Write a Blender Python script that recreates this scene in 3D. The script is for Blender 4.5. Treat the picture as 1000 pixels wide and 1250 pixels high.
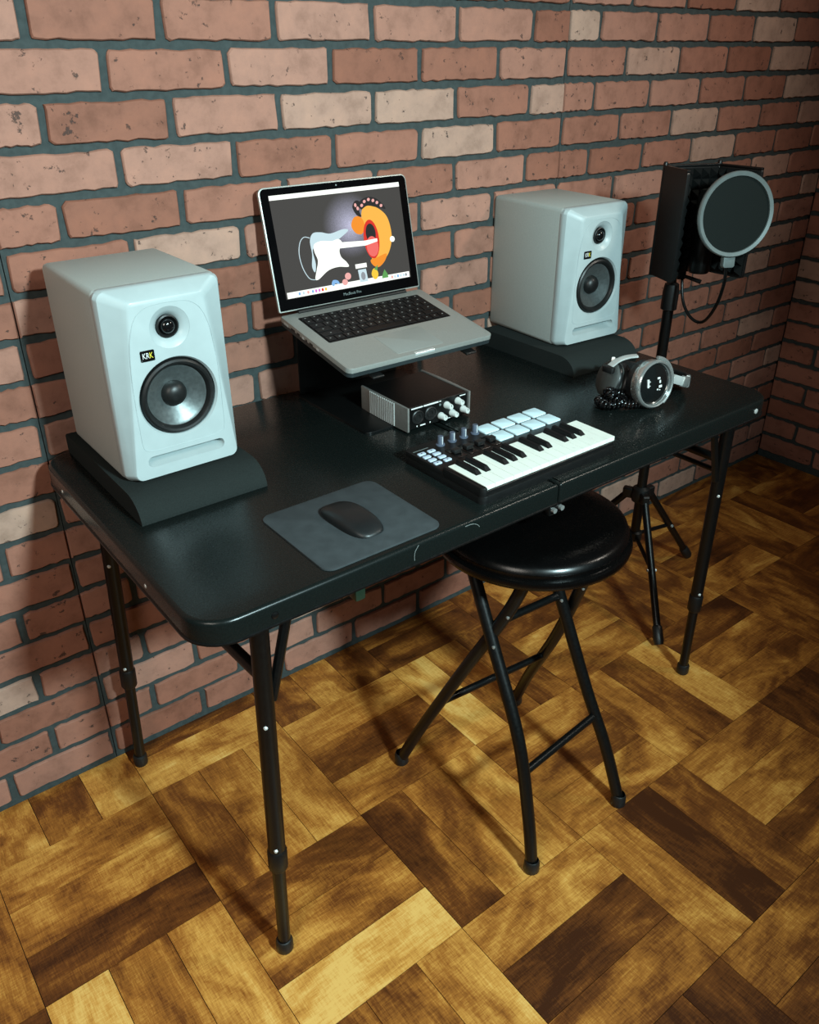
import bpy, bmesh, math, random
from mathutils import Matrix, Vector
R = math.radians
random.seed(7)
for o in list(bpy.data.objects):
    bpy.data.objects.remove(o)
scene = bpy.context.scene
col = scene.collection

# ------------------------------------------------------------------ camera
cam_d = bpy.data.cameras.new('camera')
cam = bpy.data.objects.new('camera', cam_d); col.objects.link(cam)
right = Vector((0.78828, -0.615315, -0.001386)); up = Vector((0.295633, 0.376759, 0.877869)); fwd = Vector((0.539644, 0.692416, -0.478899))
rm = Matrix((right, up, -fwd)).transposed()
cam.matrix_world = Matrix.Translation((-0.302468, -1.409279, 1.335766)) @ rm.to_4x4()
cam_d.sensor_fit = 'HORIZONTAL'; cam_d.sensor_width = 36.0
cam_d.lens = 36.0 * 1013.36 / 1000.0
cam_d.shift_y = -16.0 / 1000.0
cam_d.clip_start = 0.02
scene.camera = cam

# ------------------------------------------------------------------ light
world = bpy.data.worlds.new('world'); scene.world = world; world.use_nodes = True
bg = world.node_tree.nodes['Background']
bg.inputs[0].default_value = (0.80, 0.92, 1.0, 1); bg.inputs[1].default_value = 0.03

def area(name, loc, target, size, power, colour):
    d = bpy.data.lights.new(name, 'AREA'); d.shape = 'DISK'; d.size = size; d.energy = power; d.color = colour
    o = bpy.data.objects.new(name, d); col.objects.link(o); o.location = loc
    o.rotation_euler = (Vector(target) - Vector(loc)).to_track_quat('-Z', 'Y').to_euler()
    return o
def spot(name, loc, target, size, power, colour, radius):
    d = bpy.data.lights.new(name, 'SPOT'); d.energy = power; d.color = colour; d.spot_size = R(size); d.spot_blend = 1.0; d.shadow_soft_size = radius
    o = bpy.data.objects.new(name, d); col.objects.link(o); o.location = loc
    o.rotation_euler = (Vector(target) - Vector(loc)).to_track_quat('-Z', 'Y').to_euler()
    return o
spot('key_lamp', (0.36, -2.30, 1.85), (0.10, -0.2, 0.70), 92, 320.0, (0.70, 0.97, 1.0), 0.10)
spot('room_lamp', (1.95, -1.55, 2.10), (1.05, 0.0, 1.10), 84, 52.0, (1.0, 0.92, 0.80), 0.10)
area('side_fill', (-1.25, -1.50, 1.90), (0.2, -0.3, 0.5), 0.80, 15.0, (1.0, 0.94, 0.84))  # soft fill added from the left to brighten left-facing sides
vs = scene.view_settings
vs.view_transform = 'Standard'; vs.look = 'None'; vs.gamma = 1.0; vs.use_curve_mapping = False
vs.exposure = 0.0

# ------------------------------------------------------------------ materials
def srgb(r, g, b):
    f = lambda c: c / 12.92 if c <= 0.04045 else ((c + 0.055) / 1.055) ** 2.4
    return (f(r / 255), f(g / 255), f(b / 255), 1)

class NT:
    def __init__(s, name):
        s.m = bpy.data.materials.new(name); s.m.use_nodes = True
        s.t = s.m.node_tree; s.p = s.t.nodes['Principled BSDF']
    def n(s, kind, **kw):
        nd = s.t.nodes.new(kind)
        for k, v in kw.items():
            if k in nd.inputs: nd.inputs[k].default_value = v
            else: setattr(nd, k, v)
        return nd
    def l(s, a, b): s.t.links.new(a, b)
    def ramp(s, fac, stops):
        r = s.n('ShaderNodeValToRGB'); e = r.color_ramp.elements
        e[0].position, e[0].color = stops[0]; e[1].position, e[1].color = stops[-1]
        for p, c in stops[1:-1]:
            q = e.new(p); q.color = c
        s.l(fac, r.inputs[0]); return r
    def math(s, op, a, b):
        m = s.n('ShaderNodeMath', operation=op)
        for i, v in enumerate((a, b)):
            if isinstance(v, (int, float)): m.inputs[i].default_value = v
            else: s.l(v, m.inputs[i])
        return m.outputs[0]
    def mix(s, fac, a, b, blend='MIX'):
        m = s.n('ShaderNodeMix', data_type='RGBA', blend_type=blend)
        for i, v in ((0, fac), (6, a), (7, b)):
            if hasattr(v, 'links'): s.l(v, m.inputs[i])
            else: m.inputs[i].default_value = v
        return m.outputs[2]
    def bump(s, h, strength, dist):
        b = s.n('ShaderNodeBump', Strength=strength, Distance=dist); s.l(h, b.inputs['Height']); s.l(b.outputs[0], s.p.inputs['Normal'])

def plain(name, c, rough=0.5, metal=0.0, noise=0.10, scale=60.0, bump=0.0, spec=0.5, coat=0.0, rvar=0.08, sheen=0):
    k = NT(name); p = k.p
    tc = k.n('ShaderNodeTexCoord'); nz = k.n('ShaderNodeTexNoise', Scale=scale, Detail=4.0)
    k.l(tc.outputs['Object'], nz.inputs['Vector'])
    c = tuple(c)
    lo = tuple(x * (1 - noise) for x in c[:3]) + (1,); hi = tuple(min(1, x * (1 + noise)) for x in c[:3]) + (1,)
    r = k.ramp(nz.outputs[0], [(0.3, lo), (0.7, hi)]); k.l(r.outputs[0], p.inputs['Base Color'])
    rr = k.n('ShaderNodeMapRange'); rr.inputs['To Min'].default_value = max(0.02, rough - rvar); rr.inputs['To Max'].default_value = min(1, rough + rvar)
    k.l(nz.outputs[0], rr.inputs['Value']); k.l(rr.outputs[0], p.inputs['Roughness'])
    p.inputs['Metallic'].default_value = metal; p.inputs['Specular IOR Level'].default_value = spec
    p.inputs['Coat Weight'].default_value = coat
    if sheen: p.inputs['Sheen Weight'].default_value = sheen
    if bump: k.bump(nz.outputs[0], bump, 0.001)
    return k.m

def emit(name, c, strength):
    k = NT(name); p = k.p
    p.inputs['Base Color'].default_value = (0.01, 0.01, 0.01, 1); p.inputs['Roughness'].default_value = 0.15
    p.inputs['Emission Color'].default_value = c; p.inputs['Emission Strength'].default_value = strength
    return k.m

def brick_mat():
    k = NT('painted_brick'); p = k.p
    oi = k.n('ShaderNodeObjectInfo'); sep = k.n('ShaderNodeSeparateColor'); k.l(oi.outputs['Color'], sep.inputs[0])
    tc = k.n('ShaderNodeTexCoord')
    off = k.n('ShaderNodeVectorMath', operation='MULTIPLY_ADD'); k.l(oi.outputs['Color'], off.inputs[0])
    off.inputs[1].default_value = (7, 13, 17); k.l(tc.outputs['Object'], off.inputs[2])
    v = off.outputs[0]
    n1 = k.n('ShaderNodeTexNoise', Scale=22.0, Detail=6.0, Roughness=0.65); k.l(v, n1.inputs['Vector'])
    n2 = k.n('ShaderNodeTexNoise', Scale=110.0, Detail=3.0); k.l(v, n2.inputs['Vector'])
    n3 = k.n('ShaderNodeTexNoise', Scale=55.0, Detail=5.0, Roughness=0.7); k.l(v, n3.inputs['Vector'])
    base = k.ramp(sep.outputs[0], [(0.0, srgb(134, 86, 69)), (0.5, srgb(155, 106, 89)), (0.85, srgb(168, 124, 108)), (1.0, srgb(178, 150, 134))])
    cl = k.ramp(n1.outputs[0], [(0.25, (0.68, 0.66, 0.64, 1)), (0.5, (1, 1, 1, 1)), (0.8, (1.22, 1.18, 1.14, 1))])
    c = k.mix(1.0, base.outputs[0], cl.outputs[0], 'MULTIPLY')
    spk = k.ramp(n3.outputs[0], [(0.625, (0, 0, 0, 1)), (0.665, (1, 1, 1, 1))])
    msk = k.math('MULTIPLY', spk.outputs[0], 0.8)
    c = k.mix(msk, c, srgb(52, 44, 42))
    k.l(c, p.inputs['Base Color']); p.inputs['Roughness'].default_value = 0.72; p.inputs['Specular IOR Level'].default_value = 0.25
    h = k.math('ADD', n1.outputs[0], k.math('MULTIPLY', n2.outputs[0], 0.35))
    h = k.math('SUBTRACT', h, k.math('MULTIPLY', spk.outputs[0], 0.5))
    k.bump(h, 0.5, 0.002)
    return k.m

def wood_mat():
    k = NT('weathered_plank_wood'); p = k.p
    oi = k.n('ShaderNodeObjectInfo'); sep = k.n('ShaderNodeSeparateColor'); k.l(oi.outputs['Color'], sep.inputs[0])
    tc = k.n('ShaderNodeTexCoord')
    off = k.n('ShaderNodeVectorMath', operation='MULTIPLY_ADD'); k.l(oi.outputs['Color'], off.inputs[0])
    off.inputs[1].default_value = (0.0, 19, 23); k.l(tc.outputs['Object'], off.inputs[2])
    v = off.outputs[0]
    def noise(scale, sc, detail=5.0, rough=0.6, dist=0.0):
        mp = k.n('ShaderNodeMapping'); mp.inputs['Scale'].default_value = sc; k.l(v, mp.inputs[0])
        n = k.n('ShaderNodeTexNoise', Scale=scale, Detail=detail, Roughness=rough, Distortion=dist); k.l(mp.outputs[0], n.inputs[0]); return n.outputs[0]
    cloud = noise(7.0, (0.9, 1.9, 1), 5.0, 0.55, 0.7)
    grain = noise(14.0, (0.9, 16, 1), 6.0, 0.7, 0.6)
    fine = noise(60.0, (1.0, 9, 1), 4.0, 0.6)
    cross = noise(75.0, (6, 0.7, 1), 3.0, 0.6)
    t = k.math('ADD', k.math('MULTIPLY', k.math('SUBTRACT', cloud, 0.5), 1.45), sep.outputs[0])
    t = k.math('ADD', t, k.math('MULTIPLY', k.math('SUBTRACT', grain, 0.5), 0.5))
    t = k.math('ADD', t, k.math('MULTIPLY', k.math('SUBTRACT', fine, 0.5), 0.35))
    t = k.math('ADD', t, k.math('MULTIPLY', k.math('SUBTRACT', cross, 0.5), 0.42))
    r = k.ramp(t, [(0.0, srgb(66, 33, 13)), (0.3, srgb(112, 62, 24)), (0.55, srgb(168, 105, 42)), (0.8, srgb(216, 154, 72)), (1.0, srgb(238, 188, 104))])
    k.l(r.outputs[0], p.inputs['Base Color'])
    rr = k.n('ShaderNodeMapRange'); rr.inputs['To Min'].default_value = 0.34; rr.inputs['To Max'].default_value = 0.5
    k.l(grain, rr.inputs['Value']); k.l(rr.outputs[0], p.inputs['Roughness']); p.inputs['Specular IOR Level'].default_value = 0.4
    k.bump(k.math('ADD', grain, fine), 0.12, 0.001)
    return k.m

M = {}
M['brick'] = brick_mat(); M['wood'] = wood_mat()
M['mortar'] = plain('mortar', srgb(62, 70, 70), 0.85, noise=0.18, scale=90, bump=0.5, spec=0.2)
M['gap'] = plain('dark_gap', srgb(20, 16, 12), 0.9)
M['table'] = plain('black_table_plastic', srgb(17, 22, 21), 0.27, noise=0.12, scale=300, bump=0.012, spec=0.30, rvar=0.03)
M['blackmetal'] = plain('black_powder_coat', srgb(10, 11, 11), 0.34, noise=0.2, scale=200, spec=0.35)
M['blackplastic'] = plain('black_plastic', srgb(13, 14, 14), 0.45, noise=0.15, scale=200, spec=0.4)
M['foam'] = plain('charcoal_foam', srgb(36, 41, 40), 0.95, noise=0.18, scale=600, bump=0.4, spec=0.1)
M['white'] = plain('silver_white_lacquer', srgb(172, 185, 186), 0.36, noise=0.03, scale=40, spec=0.5)
M['whiteb'] = plain('silver_white_cabinet', srgb(170, 178, 174), 0.5, noise=0.05, scale=300, spec=0.4)
M['rubber'] = plain('black_rubber', srgb(24, 25, 25), 0.42, noise=0.1, scale=100, spec=0.45)
M['cone'] = plain('grey_fibre_cone', srgb(120, 128, 128), 0.34, metal=0.75, noise=0.12, scale=180)
M['dome'] = plain('gloss_black_dome', srgb(14, 14, 15), 0.12, noise=0.05, spec=0.6)
M['chrome'] = plain('chrome', srgb(205, 211, 209), 0.22, metal=0.75, noise=0.04)
M['satin'] = plain('satin_silver', srgb(210, 216, 214), 0.34, metal=0.4, noise=0.05)
M['alu'] = plain('brushed_aluminium', srgb(170, 173, 168), 0.42, metal=0.55, noise=0.05, scale=400)
M['alupad'] = plain('trackpad_glass', srgb(160, 165, 161), 0.5, metal=0.4, noise=0.03, scale=300)
M['aluside'] = plain('ribbed_silver', srgb(150, 150, 146), 0.4, metal=0.6, noise=0.08, scale=200)
M['keycap'] = plain('black_keycap', srgb(11, 11, 12), 0.55, noise=0.1, spec=0.25)
M['glass'] = plain('black_glass', srgb(6, 6, 7), 0.07, noise=0.05, spec=0.6)
M['clear'] = plain('smoked_lens', srgb(20, 23, 23), 0.06, noise=0.05, spec=0.8, coat=0.6)
M['whitekey'] = plain('white_piano_key', srgb(232, 238, 228), 0.3, noise=0.02)
M['pad'] = plain('pale_blue_pad', srgb(205, 232, 240), 0.5, noise=0.03)
M['button'] = plain('pale_button', srgb(188, 206, 224), 0.5, noise=0.03)
M['knobgrey'] = plain('slate_knob', srgb(78, 88, 104), 0.5, noise=0.1)
M['knobwhite'] = plain('pale_grey_knob', srgb(205, 210, 206), 0.35, noise=0.05)
M['ink_and_reflection'] = plain('white_print_and_reflection', srgb(222, 226, 224), 0.6, noise=0.02)  # print, also the reflections drawn on the headphone lens
M['yellow'] = plain('yellow_print', srgb(226, 208, 60), 0.6, noise=0.02)
M['mousepad'] = plain('charcoal_mouse_pad', srgb(58, 63, 65), 0.88, noise=0.14, scale=45, bump=0.2, spec=0.15)
M['mouse'] = plain('matt_black_mouse', srgb(22, 25, 26), 0.42, noise=0.06)
M['vinyl'] = plain('black_vinyl', srgb(4, 4, 4), 0.27, noise=0.1, scale=150, bump=0.0, spec=0.38, rvar=0.03)
M['mesh'] = plain('dark_mesh_cloth', srgb(25, 31, 30), 0.9, noise=0.12, scale=900, bump=0.3, spec=0.15)
M['ring'] = plain('silver_grey_ring', srgb(122, 134, 134), 0.38, metal=0.3, noise=0.05)
M['green'] = plain('dark_green_latch', srgb(24, 44, 33), 0.4, noise=0.1)
M['greyleather'] = plain('grey_ear_pad', srgb(66, 70, 68), 0.7, noise=0.12, scale=120, bump=0.2)
M['alushade'] = plain('shaded_aluminium', srgb(46, 54, 56), 0.45, metal=0.3)  # aluminium with the shade of the downturned edge in its colour
M['darkfoam'] = plain('black_foam', srgb(17, 19, 19), 0.95, noise=0.18, scale=600, spec=0.1)
M['legend'] = plain('grey_legend', srgb(150, 152, 150), 0.6, noise=0.02)
M['scuff'] = plain('pale_scuff', srgb(120, 128, 126), 0.7, noise=0.1)

# ------------------------------------------------------------------ mesh helpers
class MB:
    def __init__(s): s.v = []; s.f = []
    def add(s, vs_, fs, mat=None):
        b = len(s.v)
        for p in vs_:
            p = Vector(p); s.v.append(mat @ p if mat is not None else p)
        s.f += [tuple(i + b for i in f) for f in fs]; return s
    def bm(s, bm, mat=None):
        bm.verts.index_update(); s.add([v.co.copy() for v in bm.verts], [[v.index for v in f.verts] for f in bm.faces], mat); bm.free(); return s
    def box(s, lo, hi, bevel=0.0, seg=2, mat=None):
        bm = bmesh.new(); bmesh.ops.create_cube(bm, size=1.0)
        lo = Vector(lo); hi = Vector(hi); c = (lo + hi) / 2; d = hi - lo
        for v in bm.verts: v.co = Vector((v.co.x * d.x + c.x, v.co.y * d.y + c.y, v.co.z * d.z + c.z))
        if bevel: bmesh.ops.bevel(bm, geom=bm.edges[:], offset=bevel, segments=seg, profile=0.5, affect='EDGES')
        return s.bm(bm, mat)
    def lathe(s, prof, n=32, mat=None):
        vs_ = []; fs = []; idx = []
        for r, z in prof:
            if r < 1e-7: idx.append([len(vs_)]); vs_.append((0, 0, z))
            else:
                idx.append(list(range(len(vs_), len(vs_) + n)))
                vs_ += [(r * math.cos(2 * math.pi * k / n), r * math.sin(2 * math.pi * k / n), z) for k in range(n)]
        for a, b in zip(idx, idx[1:]):
            if len(a) == 1 and len(b) == 1: continue
            for k in range(n):
                k2 = (k + 1) % n
                if len(a) == 1: fs.append((a[0], b[k], b[k2]))
                elif len(b) == 1: fs.append((a[k], a[k2], b[0]))
                else: fs.append((a[k], a[k2], b[k2], b[k]))
        return s.add(vs_, fs, mat)
    def tube(s, pts, r, n=12, caps=True, closed=False):
        pts = [Vector(p) for p in pts]; m = len(pts)
        rs = r if isinstance(r, (list, tuple)) else [r] * m
        vs_ = []; fs = []; up_ = None
        for i, p in enumerate(pts):
            if closed: t = pts[(i + 1) % m] - pts[i - 1]
            else: t = pts[min(i + 1, m - 1)] - pts[max(i - 1, 0)]
            t.normalize()
            if up_ is None:
                up_ = Vector((0, 0, 1)) if abs(t.z) < 0.9 else Vector((1, 0, 0))
            up_ = (up_ - t * up_.dot(t)).normalized(); sd = t.cross(up_)
            for k in range(n):
                a = 2 * math.pi * k / n; vs_.append(p + (up_ * math.cos(a) + sd * math.sin(a)) * rs[i])
        for i in range(m if closed else m - 1):
            j = (i + 1) % m
            for k in range(n):
                k2 = (k + 1) % n; fs.append((i * n + k, j * n + k, j * n + k2, i * n + k2))
        if caps and not closed:
            fs.append(tuple(range(n))); fs.append(tuple((m - 1) * n + k for k in reversed(range(n))))
        return s.add(vs_, fs)
    def prism(s, out, z0, z1, bevel=0.0, mat=None, seg=2, bottom=False):
        # outline (ccw) extruded along z, top edge rounded by 'bevel'
        n = len(out); rings = [(0.0, z0)] if not bottom else [(bevel * (1 - math.cos(a)), z0 + bevel * (1 - math.sin(a))) for a in [math.pi / 2 * q / seg for q in range(seg, -1, -1)]][::1]
        if bottom:
            rings = [(bevel * (1 - math.sin(math.pi / 2 * q / seg)), z0 + bevel * (1 - math.cos(math.pi / 2 * q / seg))) for q in range(seg + 1)]
        if bevel:
            rings += [(bevel * (1 - math.cos(math.pi / 2 * q / seg)), z1 - bevel + bevel * math.sin(math.pi / 2 * q / seg)) for q in range(seg + 1)]
        else: rings.append((0.0, z1))
        vs_ = []; fs = []
        P = [Vector(p).to_2d() for p in out]
        nrm = []
        for i in range(n):
            e0 = (P[i] - P[i - 1]); e1 = (P[(i + 1) % n] - P[i])
            a = Vector((e0.y, -e0.x)); b = Vector((e1.y, -e1.x))
            a = a.normalized() if a.length > 1e-9 else a; b = b.normalized() if b.length > 1e-9 else b
            q = a + b; q = q.normalized() if q.length > 1e-9 else a
            nrm.append(q / max(0.5, q.dot(a) if a.length else 1))
        for ins, z in rings:
            vs_ += [(P[i].x - nrm[i].x * ins, P[i].y - nrm[i].y * ins, z) for i in range(n)]
        m = len(rings)
        for k in range(m - 1):
            for i in range(n):
                j = (i + 1) % n; fs.append((k * n + i, k * n + j, (k + 1) * n + j, (k + 1) * n + i))
        fs.append(tuple(reversed(range(n)))); fs.append(tuple((m - 1) * n + i for i in range(n)))
        return s.add(vs_, fs, mat)
    def mesh(s, name, origin=(0, 0, 0), smooth=35):
        me = bpy.data.meshes.new(name); o = Vector(origin)
        me.from_pydata([tuple(v - o) for v in s.v], [], s.f); me.validate()
        b = bmesh.new(); b.from_mesh(me); bmesh.ops.recalc_face_normals(b, faces=b.faces[:]); b.to_mesh(me); b.free()
        if smooth:
            me.polygons.foreach_set('use_smooth', [True] * len(me.polygons)); me.set_sharp_from_angle(angle=R(smooth))
        return me
    def build(s, name, mat, parent=None, origin=(0, 0, 0), smooth=35):
        return link(name, s.mesh(name, origin, smooth), mat, parent)

def link(name, me, mat, parent=None):
    o = bpy.data.objects.new(name, me); col.objects.link(o)
    if mat and not me.materials: me.materials.append(M[mat])
    if parent: o.parent = parent
    return o
def thing(name, label, cat, loc=(0, 0, 0), rot=(0, 0, 0), group=None):
    o = bpy.data.objects.new(name, None); col.objects.link(o); o.location = loc; o.rotation_euler = rot
    o.empty_display_size = 0.05; return tag(o, label, cat, group)
def tag(o, label, cat, group=None):
    o['label'] = label; o['category'] = cat
    if group: o['group'] = group
    return o
def rrect(x0, y0, x1, y1, r, seg=6):
    out = []
    rr = r if isinstance(r, (list, tuple)) else [r] * 4          # corners: (x0,y0) (x1,y0) (x1,y1) (x0,y1)
    for (cx, cy, a0), q in zip(((x0, y0, 180), (x1, y0, 270), (x1, y1, 0), (x0, y1, 90)), rr):
        sx = 1 if cx == x0 else -1; sy = 1 if cy == y0 else -1
        if q < 1e-6: out.append((cx, cy)); continue
        for k in range(seg + 1):
            a = R(a0 + 90 * k / seg); out.append((cx + sx * q + q * math.cos(a), cy + sy * q + q * math.sin(a)))
    return out
def spline(pts, sub=8):
    pts = [Vector(p) for p in pts]; out = []
    for i in range(len(pts) - 1):
        p0 = pts[max(i - 1, 0)]; p1 = pts[i]; p2 = pts[i + 1]; p3 = pts[min(i + 2, len(pts) - 1)]
        for k in range(sub):
            t = k / sub
            out.append(0.5 * ((2 * p1) + (p2 - p0) * t + (2 * p0 - 5 * p1 + 4 * p2 - p3) * t * t + (3 * p1 - p0 - 3 * p2 + p3) * t ** 3))
    out.append(pts[-1]); return out
def axis_mat(o, z, x=None):
    z = Vector(z).normalized(); x = Vector(x) if x is not None else (Vector((1, 0, 0)) if abs(z.x) < 0.9 else Vector((0, 1, 0)))
    x = (x - z * x.dot(z)).normalized(); y = z.cross(x)
    m = Matrix((x, y, z)).transposed().to_4x4(); m.translation = Vector(o); return m
def text_mesh(txt, size, depth=0.0002):
    c = bpy.data.curves.new('t', 'FONT'); c.body = txt; c.size = size; c.extrude = depth; c.align_x = 'CENTER'; c.align_y = 'CENTER'; c.resolution_u = 3
    o = bpy.data.objects.new('t', c); col.objects.link(o)
    me = bpy.data.meshes.new_from_object(o.evaluated_get(bpy.context.evaluated_depsgraph_get()))
    bpy.data.objects.remove(o); bpy.data.curves.remove(c)
    me.name = 'lettering'; me.materials.clear(); return me
def cut(obj, cutters):
    for c in cutters:
        m = obj.modifiers.new('b', 'BOOLEAN'); m.operation = 'DIFFERENCE'; m.solver = 'EXACT'; m.object = c
    me = bpy.data.meshes.new_from_object(obj.evaluated_get(bpy.context.evaluated_depsgraph_get()))
    obj.modifiers.clear(); obj.data = me
    me.polygons.foreach_set('use_smooth', [True] * len(me.polygons)); me.set_sharp_from_angle(angle=R(28))
    for c in cutters: bpy.data.objects.remove(c)
def copy_tree(o, parent=None):
    c = o.copy(); col.objects.link(c); c.parent = parent
    for ch in list(o.children): copy_tree(ch, c)
    return c

# ------------------------------------------------------------------ the room
CX = 2.4347; SEAM = 1.2312; CH = 0.06986; Z0 = 1.3382; GAP = 0.0125; BT = 0.006
XL, ZT, YF = -1.3, 2.45, -2.6
w = MB()
for a, b in ((XL, -0.0008), (0.0008, SEAM - 0.0008), (SEAM + 0.0008, CX - 0.004)):
    w.box((a, 0.0, 0.0), (b, 0.012, ZT))
w.box((XL, 0.012, 0.0), (CX + 0.1, 0.10, ZT))
wall_back = w.build('wall_back', 'mortar', smooth=0); wall_back['kind'] = 'structure'
wall_back['label'] = 'brick-patterned back wall with dark grey mortar and panel seams'
w = MB().box((CX, YF, 0.0), (CX + 0.1, -0.0045, ZT))
wall_right = w.build('wall_right', 'mortar', smooth=0); wall_right['kind'] = 'structure'
wall_right['label'] = 'brick-patterned side wall meeting the back wall in the corner'

def brick_verts(L, H, rng, cutl=False, cutr=False):
    n_l, n_s = 12, 3
    r = 0.007; pts = []
    hx, hz = L / 2, H / 2
    rl = 0.0008 if cutl else r; rr_ = 0.0008 if cutr else r
    # ccw seen from the front (-y): start bottom left
    for k in range(n_l): pts.append((-hx + rl + (L - rl - rr_) * k / (n_l - 1), -hz))
    for k in range(1, n_s): pts.append((hx - (0.3 * rr_ if k in (0,) else 0), -hz + rr_ + (H - 2 * rr_) * (k - 1) / (n_s - 2)))
    for k in range(n_l): pts.append((hx - rr_ - (L - rl - rr_) * k / (n_l - 1), hz))
    for k in range(1, n_s): pts.append((-hx, hz - rl - (H - 2 * rl) * (k - 1) / (n_s - 2)))
    # corner mid points
    out = []
    m = len(pts)
    for i, p in enumerate(pts):
        q = pts[(i + 1) % m]; out.append(p)
        dx, dz = q[0] - p[0], q[1] - p[1]
        if abs(dx) > 1e-6 and abs(dz) > 1e-6:
            cx, cz = (q[0], p[1]) if (dx > 0) == (dz > 0) else (p[0], q[1])
            out.append(((p[0] + q[0]) / 2 * 0.4 + cx * 0.6, (p[1] + q[1]) / 2 * 0.4 + cz * 0.6))
    j = lambda a: rng.uniform(-a, a)
    res = []
    for x, z in out:
        e = 0.0018
        if (cutl and x < -hx + 0.002) or (cutr and x > hx - 0.002): res.append((x, z + j(e)))
        else: res.append((x + j(e), z + j(e)))
    return res
def brick_mb(mb, out, mat=None):
    n = len(out); cx = 0; vs_ = []
    for y, k in ((0.0, 0.0), (-BT * 0.55, 0.0), (-BT, 0.0022)):
        for x, z in out:
            l = math.hypot(x, z); sx = 1 if x > 0 else -1; sz = 1 if z > 0 else -1
            mx = max(abs(p[0]) for p in out); mz = max(abs(p[1]) for p in out)
            fx = 1 - k / mx; fz = 1 - k / mz
            vs_.append((x * fx, y, z * fz))
    fs = []
    for a in (0, 1):
        for i in range(n):
            jn = (i + 1) % n; fs.append((a * n + i, a * n + jn, (a + 1) * n + jn, (a + 1) * n + i))
    fs.append(tuple(2 * n + i for i in range(n)))
    mb.add(vs_, fs, mat)
rngb = random.Random(11)
BL = 0.191; BH = CH - GAP
def brick_set(L, cl=False, cr=False, num=8):
    res = []
    for _ in range(num):
        o = brick_verts(L, BH, rngb, cl, cr); mb = MB(); brick_mb(mb, o); me = mb.mesh('brick', smooth=40); me.materials.append(M['brick']); res.append((o, me))
    return res
SETS = {('f', 0, 0): brick_set(BL, num=12), ('h', 1, 0): brick_set(0.094, True, False, 4), ('h', 0, 1): brick_set(0.094, False, True, 4), ('h', 0, 0): brick_set(0.094, num=4)}
def tone(rng):
    r = rng.random()
    return rng.uniform(0.9, 1.0) if r < 0.12 else rng.uniform(0.1, 0.85)
def place_brick(parent, base_mat, x0, x1, zc, cl, cr, individual, stuff, rng):
    L = x1 - x0; key = ('f', 0, 0) if (L > 0.15 and not cl and not cr) else ('h', int(cl), int(cr))
    if key not in SETS: key = ('h', 0, 0)
    o, me = rng.choice(SETS[key]); nomL = BL if key[0] == 'f' else 0.094
    dz = rng.uniform(-0.0012, 0.0012)
    mt = base_mat @ Matrix.Translation(((x0 + x1) / 2, 0, zc + dz)) @ Matrix.Diagonal((L / nomL, 1, 1, 1))
    if individual:
        b = bpy.data.objects.new('brick', me); col.objects.link(b); b.parent = parent; b.matrix_local = mt
        b.color = (tone(rng), rng.random(), rng.random(), 1)
    else: brick_mb(stuff, o, mt)
rng = random.Random(5)
stuff_l = MB(); nb = 0; I4 = Matrix.Identity(4)
def joints(k):
    g = GAP / 2; seg = []
    even = k % 2 == 0
    n = 7
    if even:
        for i in range(-n, 0): seg.append((i * 0.2035 + g, (i + 1) * 0.2035 - g, 0, 0))
        for i in range(6): seg.append((i * SEAM / 6 + g, (i + 1) * SEAM / 6 - g, 0, 0))
        x = SEAM
        while x < CX - 0.03:
            e = min(x + 0.2015, CX - 0.004 + g); seg.append((x + g, e - g, 0, 1 if e > CX - 0.01 else 0)); x += 0.2015
    else:
        js = [0.1, 0.303, 0.505, 0.708, 0.914, 1.123]
        for i in range(-n, 0): seg.append((-0.11 + (i + 1) * 0.2035 - 0.2035 + g, -0.11 + (i + 1) * 0.2035 - g, 0, 0))
        seg.append((-0.11 + g, -0.0012, 0, 1)); seg.append((0.0012, js[0] - g, 1, 0))
        for a, b in zip(js, js[1:]): seg.append((a + g, b - g, 0, 0))
        seg.append((js[-1] + g, SEAM - 0.0012, 0, 1)); seg.append((SEAM + 0.0012, 1.332 - g, 1, 0))
        x = 1.332
        while x < CX - 0.03:
            e = min(x + 0.2012, CX - 0.004 + g); seg.append((x + g, e - g, 0, 1 if e > CX - 0.01 else 0)); x += 0.2012
    return seg
from bpy_extras.object_utils import world_to_camera_view as w2c
bpy.context.view_layer.update()
def seen(p, m=0.02):
    q = w2c(scene, cam, Vector(p))
    if q.z <= 0: return False
    aspect_y = 1250 / 1000
    return -m < q.x < 1 + m and -m < q.y < 1 + m
scene.render.resolution_x, scene.render.resolution_y
cand = []
for k in range(-16, 19):
    zc = Z0 - k * CH - CH / 2
    if zc + BH / 2 > ZT: continue
    for x0, x1, cl, cr in joints(k):
        if x0 < XL: continue
        cand.append((k, x0, x1, zc, cl, cr))
def wall_px(x, z):
    d = Vector((x, 0, z)) - cam.location
    a, b, c_ = d.dot(right), d.dot(up), d.dot(fwd)
    if c_ < 0.05: return None
    return 500 + 1013.36 * a / c_, 609 - 1013.36 * b / c_
for k, x0, x1, zc, cl, cr in cand:
    vis = False
    for x in (x0, x1):
        for z in (zc - BH / 2, zc + BH / 2):
            q = wall_px(x, z)
            if q and -2 < q[0] < 1002 and -2 < q[1] < 1252: vis = True
    ind = vis and nb < 300
    nb += ind
    place_brick(wall_back, I4, x0, x1, zc, bool(cl), bool(cr), ind, stuff_l, rng)
s = stuff_l.build('brick', 'brick', wall_back, smooth=40); s['kind'] = 'stuff'; s.color = (0.5, 0.3, 0.6, 1)
stuff_r = MB(); RM = Matrix.Translation((CX, 0, 0)) @ Matrix.Rotation(-math.pi / 2, 4, 'Z')
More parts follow.
